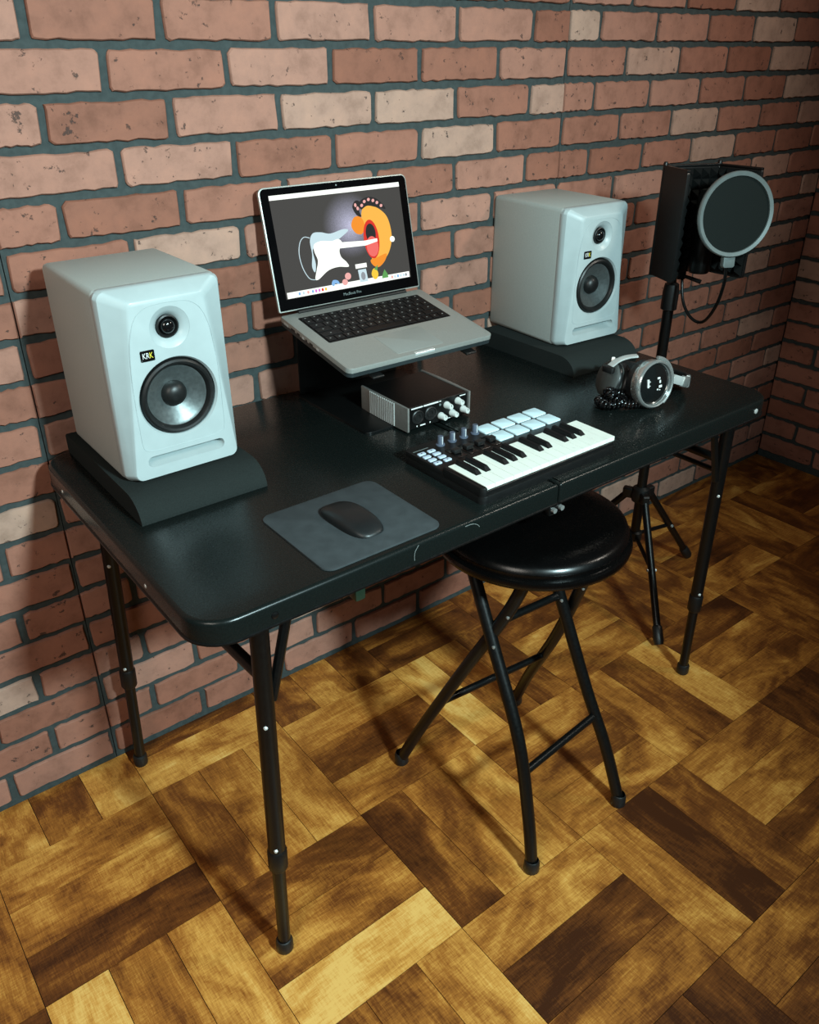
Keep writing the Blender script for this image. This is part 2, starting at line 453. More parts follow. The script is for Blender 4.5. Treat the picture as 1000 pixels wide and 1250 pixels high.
for k in range(-16, 19):
    zc = Z0 - k * CH - CH / 2 + 0.012
    if zc + BH / 2 > ZT: continue
    x = 0.0065
    first = 0.12 if k % 2 else 0.2
    while x < -YF - 0.21:
        e = x + first; first = 0.2035
        place_brick(wall_right, RM, x + (0 if x < 0.01 else GAP / 2), e - GAP / 2, zc, x < 0.01, False, x < 0.45 and zc < 1.35, stuff_r, rng)
        x = e
s = stuff_r.build('brick', 'brick', wall_right, smooth=40); s['kind'] = 'stuff'; s.color = (0.5, 0.3, 0.6, 1)

# floor of square blocks, three planks each, turned every other block
floor = MB().box((XL, YF, -0.06), (CX + 0.1, 0.1, -0.0025)).build('floor', 'gap', smooth=0); floor['kind'] = 'structure'
floor['label'] = 'parquet-look floor of golden and dark brown planks in alternating blocks'
FS = 0.30437; FX, FY = 0.01864, -0.14336; PW = FS / 3
PL = MB().box((-FS / 2 + 0.0006, -PW / 2 + 0.0006, -0.010), (FS / 2 - 0.0006, PW / 2 - 0.0006, 0.0)).mesh('plank', smooth=0); PL.materials.append(M['wood'])
TT = {(-1,-1):(0.55,0.36,0.66),(-1,0):(0.58,0.5,0.2),(-1,1):(0.8,0.48,0.74),(-2,0):(0.4,0.4,0.4),(0,-1):(0.3,0.3,0.7),(0,0):(0.4,0.5,0.58),(0,1):(0.3,0.44,0.9),(0,2):(0.4,0.35,0.66),(1,-1):(0.3,0.5,0.3),(1,0):(0.6,0.27,0.5),(1,1):(0.2,0.6,0.55),(1,2):(0.6,0.15,0.4),(2,-1):(0.3,0.3,0.3),(2,0):(0.78,0.5,0.35),(2,1):(0.42,0.36,0.5),(2,2):(0.5,0.14,0.36),(2,3):(0.42,0.3,0.6),(3,-1):(0.35,0.6,0.4),(3,0):(0.42,0.56,0.4),(3,1):(0.48,0.34,0.6),(3,2):(0.5,0.4,0.28),(4,0):(0.4,0.3,0.45),(4,1):(0.2,0.5,0.42),(5,-1):(0.4,0.55,0.42),(5,0):(0.52,0.26,0.5),(5,1):(0.3,0.4,0.25),(6,0):(0.4,0.5,0.35),(6,-1):(0.5,0.4,0.55),(7,-1):(0.4,0.3,0.4),(7,0):(0.5,0.35,0.4),(4,2):(0.22,0.2,0.3),(6,1):(0.3,0.3,0.3)}
TONES = {(i, j, q): v for (i, j), t in TT.items() for q, v in enumerate(t)}
rngf = random.Random(3); stuff_f = MB()
def floor_px(x, y):
    d = Vector((x, y, 0)) - cam.location; a, b, c_ = d.dot(right), d.dot(up), d.dot(fwd)
    return (500 + 1013.36 * a / c_, 609 - 1013.36 * b / c_) if c_ > 0.05 else None
for i in range(-5, 8):
    for j in range(-1, 8):
        for q in range(3):
            bx0, by1 = FX + i * FS, FY - j * FS
            if (i + j) % 2 == 0: cx, cy, rz = bx0 + (q + 0.5) * PW, by1 - FS / 2, math.pi / 2
            else: cx, cy, rz = bx0 + FS / 2, by1 - (q + 0.5) * PW, 0.0
            hx, hy = (PW / 2, FS / 2) if rz else (FS / 2, PW / 2)
            x0, x1, y0, y1 = cx - hx, cx + hx, cy - hy, cy + hy
            # trim at the walls and the outer edge
            x0, x1, y0, y1 = max(x0, XL), min(x1, CX), max(y0, YF), min(y1, 0.0)
            tn = TONES.get((i, j, q), rngf.choice([0.18, 0.3, 0.38, 0.5, 0.62, 0.75])) + rngf.uniform(-0.05, 0.05)
            cc = (tn, rngf.random(), rngf.random(), 1)
            if x1 - x0 < 0.004 or y1 - y0 < 0.004: continue
            vis = any((p and -3 < p[0] < 1003 and -3 < p[1] < 1253) for p in (floor_px(x, y) for x in (x0, (x0 + x1) / 2, x1) for y in (y0, (y0 + y1) / 2, y1)))
            sx, sy = (x1 - x0, y1 - y0) if not rz else (y1 - y0, x1 - x0)
            mt = Matrix.Translation(((x0 + x1) / 2, (y0 + y1) / 2, 0)) @ Matrix.Rotation(rz, 4, 'Z') @ Matrix.Diagonal((sx / FS, sy / PW, 1, 1))
            if vis:
                o = bpy.data.objects.new('plank', PL); col.objects.link(o); o.parent = floor; o.matrix_local = mt; o.color = cc
            else:
                stuff_f.add([v.co for v in PL.vertices], [tuple(p.vertices) for p in PL.polygons], mt)
s = stuff_f.build('plank', 'wood', floor, smooth=0); s['kind'] = 'stuff'; s.color = (0.42, 0.3, 0.6, 1)

# ------------------------------------------------------------------ folding table
TH = 0.724; TX0, TX1, TY0, TY1 = -0.017, 1.229, -0.634, -0.020; TM = (TX0 + TX1) / 2
T0 = (TM, (TY0 + TY1) / 2, 0.0)
table = thing('folding_table', 'long black folding table with adjustable tubular legs against the brick wall', 'table', T0)
for a, b, rr in ((TX0, TM - 0.0014, [0.055, 0.004, 0.004, 0.055]), (TM + 0.0014, TX1, [0.004, 0.055, 0.055, 0.004])):
    tp = MB().prism(rrect(a, TY0, b, TY1, rr, 8), TH - 0.034, TH, 0.0065, seg=4).build('tabletop', 'table', table, T0, smooth=50)
    ri = MB()
    out = rrect(a, TY0, b, TY1, rr, 8)
    ri.tube([(x * 1.0, y, TH - 0.0345) for x, y in out], 0.0022, 6, closed=True)
    ri.build('edge_bead', 'blackmetal', tp, T0)
    # steel rail under the edge
    MB().box((a + 0.05, TY0 + 0.03, TH - 0.052), (b - 0.02, TY0 + 0.05, TH - 0.034), 0.003).build('rail', 'blackmetal', tp, T0)
    MB().box((a + 0.05, TY1 - 0.05, TH - 0.052), (b - 0.02, TY1 - 0.03, TH - 0.034), 0.003).build('rail', 'blackmetal', tp, T0)
def leg(foot, top, zcol):
    foot = Vector(foot); top = Vector(top)
    at = lambda z: foot.lerp(top, z / top.z)
    l = MB().tube([at(zcol), at(top.z)], 0.0135, 16).build('leg', 'blackmetal', table, T0)
    MB().tube([at(0.012), at(zcol + 0.01)], 0.0105, 16).build('lower_tube', 'blackmetal', l, T0)
    MB().tube([at(zcol - 0.022), at(zcol - 0.018), at(zcol + 0.018), at(zcol + 0.022)], [0.0135, 0.0155, 0.0155, 0.0135], 16).build('collar', 'blackplastic', l, T0)
    MB().lathe([(0, 0), (0.0125, 0), (0.0145, 0.004), (0.0145, 0.022), (0.0125, 0.026), (0.0105, 0.027)], 16, Matrix.Translation((foot.x, foot.y, 0))).build('foot_cap', 'rubber', l, T0)
    for zz in (zcol + 0.03, 0.50):
        p = at(zz); MB().lathe([(0.0035, 0), (0.0035, 0.0135), (0.002, 0.0155), (0, 0.016)], 10, axis_mat(p, (-0.55, -0.83, 0))).build('spring_button', 'satin', l, T0)
    return at
zt = TH - 0.036
FLp = leg((0.064, -0.596, 0), (0.082, -0.592, zt), 0.222)
BLp = leg((0.034, -0.050, 0), (0.062, -0.056, zt), 0.232)
FRp = leg((1.183, -0.579, 0), (1.160, -0.586, zt), 0.212)
BRp = leg((1.185, -0.050, 0), (1.160, -0.056, zt), 0.222)
for fp, bp, sx in ((FLp, BLp, 1), (FRp, BRp, -1)):
    MB().tube([fp(0.580), bp(0.580)], 0.0095, 12).build('cross_bar', 'blackmetal', table, T0)
    if sx < 0: MB().tube([fp(0.552), bp(0.552)], 0.0055, 12).build('cross_bar', 'blackmetal', table, T0)
    for q in (fp, bp):
        a = q(0.535); b = Vector((a.x + sx * 0.055, a.y + 0.004, zt))
        MB().tube([a + Vector((sx * 0.012, 0, 0)), b], 0.0075, 10).build('brace', 'blackmetal', table, T0)
# latch, hinge hardware and screws on the skirt
MB().box((0.216, -0.624, TH - 0.064), (0.233, -0.604, TH - 0.034), 0.003).build('latch', 'green', table, T0)
h = MB().box((TM - 0.016, TY0 + 0.004, TH - 0.058), (TM + 0.016, TY0 + 0.02, TH - 0.036), 0.004)
h.build('fold_hinge', 'blackmetal', table, T0)
for dx in (-0.008, 0.009):
    MB().tube([(TM + dx, TY0 + 0.008, TH - 0.046), (TM + dx, TY0 - 0.002, TH - 0.046)], 0.0045, 12).build('hinge_pin', 'chrome', table, T0)
for x in (0.086, 1.165):
    MB().lathe([(0.0055, 0), (0.005, 0.0016), (0.003, 0.0024), (0, 0.0026)], 14, axis_mat((x, TY0 + 0.0003, TH - 0.019), (0, -1, 0))).build('screw', 'satin' if x > 1 else 'blackmetal', table, T0)
for y in (-0.47, -0.13):
    MB().lathe([(0.0035, 0), (0.003, 0.0012), (0, 0.0018)], 12, axis_mat((TX0 + 0.0003, y, TH - 0.02), (-1, 0, 0))).build('screw', 'satin', table, T0)
for pts in ([(0.318, 0.004), (0.312, 0.012), (0.3105, 0.02), (0.311, 0.027)], [(0.405, 0.0055), (0.418, 0.006), (0.428, 0.010), (0.434, 0.016)]):
    MB().tube(spline([(x, TY0 - 0.00005, TH - z) for x, z in pts], 4), 0.0004, 5).build('scuff_mark', 'scuff', table, T0)

# ------------------------------------------------------------------ isolation pads and studio monitors
def iso_pad(label, x0, x1, yf, yb, h=0.0365):
    prof = [(yb, 0.0), (yf, 0.0), (yf - 0.000, 0.004)]
    rr = 0.036
    for k in range(0, 9):
        a = R(6 + 84 * k / 8); prof.append((yf + 0.045 * (1 - math.cos(a)), h - rr + rr * math.sin(a) if k else 0.006))
    prof += [(yb + 0.004 - 0.012, h), (yb, h - 0.006)]
    prof = [(y, z) for y, z in prof]
    o0 = ((x0 + x1) / 2, (yf + yb) / 2, TH)
    mb = MB(); n = len(prof)
    vs_ = [(x0, y, TH + z) for y, z in prof] + [(x1, y, TH + z) for y, z in prof]
    fs = [(i, (i + 1) % n, n + (i + 1) % n, n + i) for i in range(n)] + [tuple(range(n)), tuple(range(2 * n - 1, n - 1, -1))]
    mb.add(vs_, fs)
    o = mb.build('isolation_pad', 'foam', None, o0, smooth=30); o.location = o0
    return tag(o, label, 'foam pad', 'foam pads under the monitors')
iso_pad('charcoal foam isolation pad under the speaker beside the mouse pad', 0.030, 0.236, -0.352, -0.030)
iso_pad('charcoal foam isolation pad under the speaker beside the headphones', 0.986, 1.192, -0.318, -0.024)

SW, SH, SD = 0.186, 0.2865, 0.244
def make_speaker(label, loc, rz):
    t = thing('studio_monitor', label, 'speaker', loc, (0, 0, rz), 'studio monitors on foam pads')
    yf = -SD / 2
    MB().box((-SW / 2, yf + 0.0262, 0.0), (SW / 2, SD / 2, SH), 0.009, 3).build('cabinet', 'whiteb', t)
    # baffle with wide chamfers that taper downwards
    def ring(y, fx, n=8):
        out = []
        base = rrect(-SW / 2, 0.0, SW / 2, SH, 0.012, 6)
        for x, z in base:
            s_ = z / SH
            side = fx * (0.010 + 0.027 * s_ ** 1.35); top = fx * 0.017; bot = fx * 0.005
            hw = SW / 2
            out.append((x * (hw - side) / hw, y, bot + z * (SH - top - bot) / SH))
        return out
    rings = [ring(yf + 0.0355, 0.03), ring(yf + 0.034, 0.0), ring(yf + 0.025, 0.0), ring(yf + 0.019, 0.10), ring(yf + 0.005, 0.82), ring(yf + 0.001, 0.97), ring(yf, 1.06)]
    n = len(rings[0]); vs_ = [p for r_ in rings for p in r_]; fs = []
    for k in range(len(rings) - 1):
        for i in range(n):
            j = (i + 1) % n; fs.append((k * n + i, k * n + j, (k + 1) * n + j, (k + 1) * n + i))
    fs.append(tuple(range(n))); fs.append(tuple(reversed(range((len(rings) - 1) * n, len(rings) * n))))
    baf = MB().add(vs_, fs).build('baffle', 'white', t)
    WZ, TZ, PZ = 0.122, 0.2265, 0.031
    face = lambda x, z, y=yf: axis_mat((x, y, z), (0, -1, 0), (1, 0, 0))
    c1 = MB().lathe([(0, -0.027), (0.0575, -0.027), (0.0590, -0.004), (0.0615, 0.0), (0.0645, 0.004), (0, 0.004)], 56, face(0, WZ)).build('c', None)
    c2 = MB().lathe([(0, -0.012), (0.0165, -0.012), (0.0185, -0.008), (0.024, -0.0035), (0.030, -0.0005), (0.032, 0.004), (0, 0.004)], 40, face(0, TZ)).build('c', None)
    pm = Matrix(((1, 0, 0, 0), (0, 0, 1, yf), (0, 1, 0, 0), (0, 0, 0, 1)))
    slot = [(x, z) for x, z in rrect(-0.062, PZ - 0.0085, 0.062, PZ + 0.0085, 0.008, 6)]
    c3 = MB().add([(x * 1.05, yf - 0.004, PZ + (z - PZ) * 1.35) for x, z in slot] + [(x, yf + 0.0, z) for x, z in slot] + [(x * 0.94, yf + 0.022, PZ + 0.003 + (z - PZ) * 0.55) for x, z in slot],
                  [tuple(range(len(slot)))] + [(k * len(slot) + i, k * len(slot) + (i + 1) % len(slot), (k + 1) * len(slot) + (i + 1) % len(slot), (k + 1) * len(slot) + i) for k in (0, 1) for i in range(len(slot))] + [tuple(reversed(range(2 * len(slot), 3 * len(slot))))]).build('c', None)
    bpy.context.view_layer.update()
    for c_ in (c1, c2, c3): c_.matrix_world = t.matrix_world
    bpy.context.view_layer.update()
    cut(baf, [c1, c2, c3])
    # fine moulded outline round the drivers
    hw = 0.057
    hl = [(-0.0655, 0.060), (-0.0665, 0.09), (-0.0668, 0.13), (-0.0655, 0.17), (-0.0605, 0.215), (-0.050, 0.245), (-0.034, 0.2585), (-0.015, 0.262)]
    outl = [(x, yf - 0.0001, z) for x, z in [(0.0, 0.0475), (-0.04, 0.0475), (-0.060, 0.051)] + hl] + [(-x, yf - 0.0001, z) for x, z in reversed([(0.0, 0.0475), (-0.04, 0.0475), (-0.060, 0.051)] + hl)]
    MB().tube(spline(outl, 6), 0.00055, 6).build('moulded_line', 'white', baf)
    wo = MB().lathe([(0.0573, -0.0255), (0.0573, -0.006), (0.0560, -0.0012), (0.0530, 0.0008), (0.0500, 0.0), (0.0478, -0.0030), (0.0470, -0.0075), (0.0455, -0.0085), (0.044, -0.0255)], 56, face(0, WZ)).build('woofer', 'rubber', t)
    wo['label'] = 'black rubber woofer surround'
    MB().lathe([(0.0462, -0.0075), (0.0425, -0.0085), (0.018, -0.0215), (0.010, -0.0225)], 64, face(0, WZ)).build('cone', 'cone', wo, smooth=60)
    MB().lathe([(0.0195, -0.0205), (0.0185, -0.0150), (0.0155, -0.0105), (0.011, -0.0075), (0.006, -0.0060), (0, -0.0055)], 36, face(0, WZ)).build('dust_cap', 'rubber', wo, smooth=60)
    tw = MB().lathe([(0.0165, -0.0115), (0.0165, -0.0065), (0.0145, -0.0055), (0.0130, -0.0085), (0.0125, -0.0105), (0.0, -0.0112)], 36, face(0, TZ)).build('tweeter', 'rubber', t)
    MB().lathe([(0.0124, -0.0105), (0.0112, -0.0060), (0.0085, -0.0025), (0.005, -0.0006), (0, 0.0)], 28, face(0, TZ)).build('tweeter_dome', 'dome', tw, smooth=70)
    bd = MB().prism(rrect(-0.0105, -0.008, 0.0105, 0.008, 0.0016, 3), -0.0005, 0.0012, 0.0004, face(-0.0385, 0.1925)).build('badge', 'dome', t)
    for ch, dx, mt in (('K', -0.0052, 'ink_and_reflection'), ('R', 0.0, 'ink_and_reflection'), ('K', 0.0052, 'yellow')):
        me = text_mesh(ch, 0.0105); me.materials.append(M[mt]); o = bpy.data.objects.new('lettering', me); col.objects.link(o); o.parent = bd
        o.matrix_local = face(-0.0385 + dx, 0.1925, yf - 0.0013) @ Matrix.Diagonal((0.82, 1.15, 1, 1))
    return t
make_speaker('silver-white studio monitor with black woofer standing beside the mouse pad', (0.1348, -0.174, TH + 0.0365), R(0.3))
make_speaker('silver-white studio monitor with black woofer standing beside the headphones', (1.118, -0.1290, TH + 0.0365), R(-3.0))

# ------------------------------------------------------------------ laptop stand and laptop
LP = Matrix.Translation((0.597, -0.0829, 0.8969)) @ Matrix.Rotation(R(-1.0), 4, 'Z') @ Matrix.Rotation(R(9.75), 4, 'X')
st0 = (0.597, -0.17, TH)
stand = thing('laptop_stand', 'black metal riser stand holding the open laptop above the table', 'laptop stand', st0)
MB().prism(rrect(0.472, -0.292, 0.722, -0.050, 0.012, 4), TH, TH + 0.004, 0.001).build('base_plate', 'blackmetal', stand, st0)
MB().box((0.478, -0.0575, TH + 0.004), (0.716, -0.0525, 0.880), 0.001, 1).build('upright', 'blackmetal', stand, st0)
mb = MB(); mb.prism(rrect(-0.125, -0.215, 0.125, 0.020, 0.012, 4), -0.0195, -0.0155, 0.001, LP); mb.build('support_plate', 'blackmetal', stand, st0)
for x in (-0.105, 0.105):
    MB().box((x - 0.012, -0.236, -0.0235), (x + 0.012, -0.18, -0.0195), 0.001, 1, LP).build('lip_hook', 'blackplastic', stand, st0)
MB().tube([LP @ Vector((-0.119, -0.005, -0.024)), LP @ Vector((0.119, -0.005, -0.024))], 0.008, 12).build('hinge_bar', 'blackmetal', stand, st0)

laptop = thing('laptop', 'open silver laptop with a guitar picture on its screen on the riser stand', 'laptop', LP.translation, LP.to_euler())
W2, D = 0.1625, 0.227
out = rrect(-W2, -D, W2, 0.004, [0.012, 0.012, 0.006, 0.006], 6)
MB().prism(out, -0.0075, 0.0015, 0.0012, seg=2).build('base', 'alu', laptop)
MB().prism([(x * 0.995, -D / 2 + (y + D / 2) * 0.995) for x, y in out], -0.0155, -0.0075, 0.0).build('underside', 'alushade', laptop)  # lower edge coloured dark for the shade it lies in
MB().box((-0.022, -D - 0.0004, -0.003), (0.022, -D + 0.006, 0.00175), 0.0006, 1).build('thumb_notch', 'satin', laptop)
MB().prism(rrect(-0.0525, -D + 0.012, 0.0525, -D + 0.088, 0.004, 4), 0.0012, 0.0018, 0.0002).build('trackpad', 'alupad', laptop)
kbd = MB().prism(rrect(-0.1385, -0.128, 0.1385, -0.018, 0.003, 3), 0.0008, 0.0017, 0.0).build('keyboard', 'keycap', laptop)
def keycap(wd, hd):
    me = MB().box((-wd / 2, -hd / 2, 0), (wd / 2, hd / 2, 0.0014), 0.0005, 1).mesh('key', smooth=0); me.materials.append(M['keycap']); return me
KC = {}
rows = [[1.0] * 14, [1.0] * 13 + [1.5], [1.5] + [1.0] * 13, [1.8] + [1.0] * 11 + [1.7], [2.3] + [1.0] * 10 + [2.2], [1.0, 1.0, 1.0, 1.25, 5.0, 1.25, 1.0, 1.0, 1.0, 1.0]]
yk = -0.021; tot = 0.274
for ri_, row in enumerate(rows):
    hh = 0.010 if ri_ == 0 else 0.0185
    u_ = tot / sum(row); x = -tot / 2
    for wd in row:
        wk = wd * u_; key = (round(wk, 4), hh)
        if key not in KC: KC[key] = keycap(wk - 0.0028, hh - 0.0028)
        o = bpy.data.objects.new('key', KC[key]); col.objects.link(o); o.parent = kbd; o.location = (x + wk / 2, yk - hh / 2, 0.0017)
        x += wk
    yk -= hh
leg_all = MB(); yk = -0.021
for ri_, row in enumerate(rows):
    hh = 0.010 if ri_ == 0 else 0.0185; u_ = tot / sum(row); x = -tot / 2
    for wd in row:
        wk = wd * u_
        if wd < 4: leg_all.box((x + wk / 2 - 0.0014, yk - hh / 2 - 0.0010, 0.00305), (x + wk / 2 + 0.0014, yk - hh / 2 + 0.0010, 0.00315))
        x += wk
    yk -= hh
s = leg_all.build('key_legends', 'legend', kbd, smooth=0); s['kind'] = 'stuff'
for i, (y, l_) in enumerate(((-0.018, 0.016), (-0.043, 0.014), (-0.062, 0.010), (-0.078, 0.006), (-0.090, 0.006), (-0.106, 0.012), (-0.128, 0.008))):
    MB().box((-W2 - 0.0003, y - l_ / 2, -0.0085), (-W2 + 0.002, y + l_ / 2, -0.0040), 0.0004, 1).build('port', 'blackplastic' if i % 3 else 'satin', laptop)
MB().tube([(-0.125, 0.005, 0.001), (0.125, 0.005, 0.001)], 0.006, 14).build('hinge', 'blackplastic', laptop)
LA = R(67.4); LH = 0.222
LM = Matrix(((1, 0, 0, 0), (0, math.cos(LA), -math.sin(LA), 0.004), (0, math.sin(LA), math.cos(LA), 0.002), (0, 0, 0, 1)))
lid = MB().prism(rrect(-W2, 0.004, W2, LH, [0.003, 0.003, 0.012, 0.012], 6), -0.0065, 0.0, 0.001, LM, bottom=True).build('lid', 'alu', laptop)
MB().prism(rrect(-W2 + 0.0025, 0.0065, W2 - 0.0025, LH - 0.0025, [0.002, 0.002, 0.010, 0.010], 6), -0.0002, 0.0004, 0.0, LM).build('bezel_glass', 'glass', lid)
# picture on the display: flat luminous shapes
DX, DY0, DY1 = 0.1435, 0.026, 0.2075
def disp_mat():
    k = NT('display_backdrop'); p = k.p
    tc = k.n('ShaderNodeTexCoord'); mp = k.n('ShaderNodeMapping'); k.l(tc.outputs['Object'], mp.inputs[0])
    mp.inputs['Location'].default_value = (0.0, 0.0, 0.0)
    # glow centred on the guitar neck
    d = k.n('ShaderNodeVectorMath', operation='DISTANCE'); k.l(tc.outputs['Object'], d.inputs[0])
    cpt = LM @ Vector((0.018, 0.140, 0.0)); d.inputs[1].default_value = cpt
    nz = k.n('ShaderNodeTexNoise', Scale=900.0, Detail=2.0); k.l(tc.outputs['Object'], nz.inputs['Vector'])
    g = k.n('ShaderNodeMapRange'); g.inputs['From Min'].default_value = 0.062; g.inputs['From Max'].default_value = 0.0
    k.l(d.outputs['Value'], g.inputs['Value'])
    f_ = k.math('MULTIPLY', k.math('POWER', g.outputs[0], 1.4), k.math('ADD', k.math('MULTIPLY', nz.outputs[0], 1.6), 0.1))
    c = k.mix(f_, (0.060, 0.056, 0.052, 1), (0.62, 0.62, 0.82, 1))
    p.inputs['Base Color'].default_value = (0.01, 0.01, 0.01, 1); p.inputs['Roughness'].default_value = 0.12
    k.l(c, p.inputs['Emission Color']); p.inputs['Emission Strength'].default_value = 1.0
    return k.m
M['disp'] = disp_mat()
E_ = lambda n, c, s=1.0: M.__setitem__(n, emit(n, c, s))
E_('e_white', (0.95, 1.0, 0.92, 1), 1.25); E_('e_pale', (0.62, 0.80, 0.86, 1)); E_('e_orange', (0.95, 0.30, 0.02, 1)); E_('e_amber', (1.0, 0.50, 0.07, 1))
E_('e_red', (0.75, 0.03, 0.015, 1)); E_('e_tongue', (0.92, 0.16, 0.14, 1)); E_('e_dark', (0.02, 0.018, 0.018, 1)); E_('e_green', (0.12, 0.38, 0.10, 1)); E_('e_yellow', (0.95, 0.62, 0.05, 1)); E_('e_pink', (0.9, 0.45, 0.42, 1)); E_('e_blue', (0.25, 0.5, 0.85, 1)); E_('e_magenta', (0.75, 0.2, 0.7, 1)); E_('e_steel', (0.3, 0.33, 0.36, 1))
scr = MB().prism(rrect(-DX, DY0, DX, DY1, 0.0005, 1), 0.0003, 0.0006, 0.0, LM).build('screen', 'disp', lid, smooth=0)
layer = [0]
def shp(name, mat, uv, parent=scr):
    layer[0] += 1; z = 0.0006 + layer[0] * 0.000012
    pts = [(-DX + u * 2 * DX, DY0 + v * (DY1 - DY0)) for u, v in uv]
    a = sum(p[0] * q[1] - q[0] * p[1] for p, q in zip(pts, pts[1:] + pts[:1]))
    if a < 0: pts.reverse()
    return MB().prism(pts, 0.0005, z, 0.0, LM).build(name, mat, parent, smooth=0)
def ell(cu, cv, ru, rv, rot=0, n=28):
    asp = 2 * DX / (DY1 - DY0)
    return [(cu + (ru * math.cos(a) * math.cos(rot) - rv / asp * math.sin(a) * math.sin(rot)), cv + (ru * asp * math.cos(a) * math.sin(rot) + rv * math.sin(a) * math.cos(rot))) for a in [2 * math.pi * k / n for k in range(n)]]
def sp2(pts, sub=6):
    q = [(x, y, 0) for x, y in pts]; q = [q[-1]] + q + [q[0], q[1]]
    s_ = spline(q, sub); return [(p.x, p.y) for p in s_[sub:-sub - 1]]
shp('menu_bar', 'e_white', [(0, 0.955), (1, 0.955), (1, 1), (0, 1)])
shp('dock_bar', 'e_white', [(0.01, 0.005), (0.99, 0.005), (0.99, 0.065), (0.01, 0.065)])
shp('orange_shape', 'e_amber', sp2([(0.70, 0.80), (0.78, 0.78), (0.86, 0.68), (0.885, 0.52), (0.87, 0.38), (0.82, 0.26), (0.74, 0.20), (0.69, 0.24), (0.72, 0.33), (0.68, 0.45), (0.66, 0.62), (0.665, 0.74)]))
shp('orange_shape', 'e_orange', sp2([(0.57, 0.62), (0.60, 0.70), (0.65, 0.70), (0.675, 0.62), (0.65, 0.53), (0.60, 0.54)]))
shp('orange_shape', 'e_orange', sp2([(0.685, 0.25), (0.75, 0.27), (0.82, 0.29), (0.80, 0.22), (0.745, 0.165), (0.70, 0.19)]))
shp('dark_patch', 'e_dark', sp2([(0.655, 0.84), (0.72, 0.885), (0.80, 0.86), (0.865, 0.75), (0.80, 0.77), (0.72, 0.80), (0.665, 0.77)]))
for u, v in ((0.70, 0.845), (0.735, 0.86), (0.77, 0.845), (0.80, 0.82), (0.83, 0.785), (0.675, 0.81)): shp('pale_speck', 'e_pink', ell(u, v, 0.012, 0.016, 0.4, 10))
shp('dark_patch', 'e_dark', sp2([(0.60, 0.80), (0.625, 0.86), (0.66, 0.85), (0.65, 0.76), (0.66, 0.70), (0.625, 0.72)]))
for u, v in ((0.625, 0.82), (0.64, 0.785)): shp('pale_speck', 'e_pink', ell(u, v, 0.010, 0.02, 0, 10))
shp('red_oval', 'e_red', ell(0.715, 0.46, 0.062, 0.20, 0.0))
shp('dark_oval', 'e_dark', ell(0.715, 0.52, 0.040, 0.10, 0.0)); shp('pink_shape', 'e_tongue', ell(0.715, 0.385, 0.048, 0.105))
shp('white_shape', 'e_white', ell(0.885, 0.43, 0.020, 0.03))
shp('blue_body', 'e_pale', sp2([(0.24, 0.53), (0.27, 0.60), (0.33, 0.60), (0.40, 0.575), (0.50, 0.60), (0.54, 0.58), (0.46, 0.51), (0.40, 0.47), (0.30, 0.47), (0.25, 0.44), (0.255, 0.30), (0.24, 0.22), (0.225, 0.28), (0.24, 0.40)]))
shp('guitar_body', 'e_white', sp2([(0.265, 0.49), (0.32, 0.515), (0.40, 0.50), (0.455, 0.51), (0.48, 0.46), (0.45, 0.40), (0.455, 0.33), (0.49, 0.27), (0.50, 0.22), (0.42, 0.235), (0.34, 0.215), (0.26, 0.145), (0.235, 0.155), (0.255, 0.24), (0.275, 0.33), (0.26, 0.42)]))
shp('guitar_neck', 'e_white', [(0.46, 0.415), (0.66, 0.405), (0.76, 0.43), (0.76, 0.46), (0.66, 0.455), (0.46, 0.475)])
st_ = [(0.24, 0.56), (0.20, 0.575), (0.165, 0.53), (0.145, 0.42), (0.155, 0.28), (0.19, 0.17), (0.235, 0.145)]
s3 = spline([(-DX + u * 2 * DX, DY0 + v * (DY1 - DY0), 0.0012) for u, v in st_], 6)
MB().tube([LM @ p for p in s3], 0.0007, 6).build('white_loop', 'e_pale', scr)
shp('jar_body', 'e_pale', [(0.575, 0.04), (0.64, 0.04), (0.635, 0.17), (0.57, 0.17)]); shp('jar_label', 'e_steel', ell(0.606, 0.10, 0.018, 0.042)); shp('jar_lid', 'e_white', [(0.555, 0.185), (0.645, 0.185), (0.645, 0.23), (0.555, 0.23)])
shp('fruit_icon', 'e_yellow', sp2([(0.69, 0.05), (0.675, 0.10), (0.69, 0.15), (0.715, 0.155), (0.73, 0.10), (0.715, 0.05)])); shp('leaf_icon', 'e_green', [(0.70, 0.15), (0.735, 0.19), (0.725, 0.13)])
shp('plant_icon', 'e_green', [(0.755, 0.04), (0.81, 0.04), (0.805, 0.08), (0.785, 0.13), (0.765, 0.08)])
shp('round_icon', 'e_pink', ell(0.485, 0.125, 0.024, 0.036)); shp('round_icon', 'e_pink', ell(0.455, 0.07, 0.022, 0.032)); shp('curl_icon', 'e_blue', sp2([(0.35, 0.07), (0.365, 0.11), (0.40, 0.10), (0.41, 0.06), (0.38, 0.075), (0.365, 0.05)]))
for i, u in enumerate([0.10, 0.13, 0.165, 0.20, 0.225, 0.25, 0.275, 0.30, 0.84, 0.865, 0.89, 0.915, 0.94, 0.96]):
    shp('dock_icon', ['e_blue', 'e_pale', 'e_pink', 'e_blue', 'e_magenta', 'e_magenta', 'e_red', 'e_yellow', 'e_pink', 'e_pale', 'e_blue', 'e_pale', 'e_pale', 'e_steel'][i], ell(u, 0.036, 0.0085, 0.017, 0, 8))
me = text_mesh('MacBook Pro', 0.0075, 0.0001); me.materials.append(M['ring']); o = bpy.data.objects.new('lettering', me); col.objects.link(o); o.parent = lid
o.matrix_local = LM @ Matrix.Translation((0.0, 0.0165, 0.0006))
MB().lathe([(0.0016, 0), (0.0016, 0.0003), (0, 0.0004)], 12, LM @ Matrix.Translation((0, LH - 0.008, 0.0004))).build('webcam', 'ring', lid)

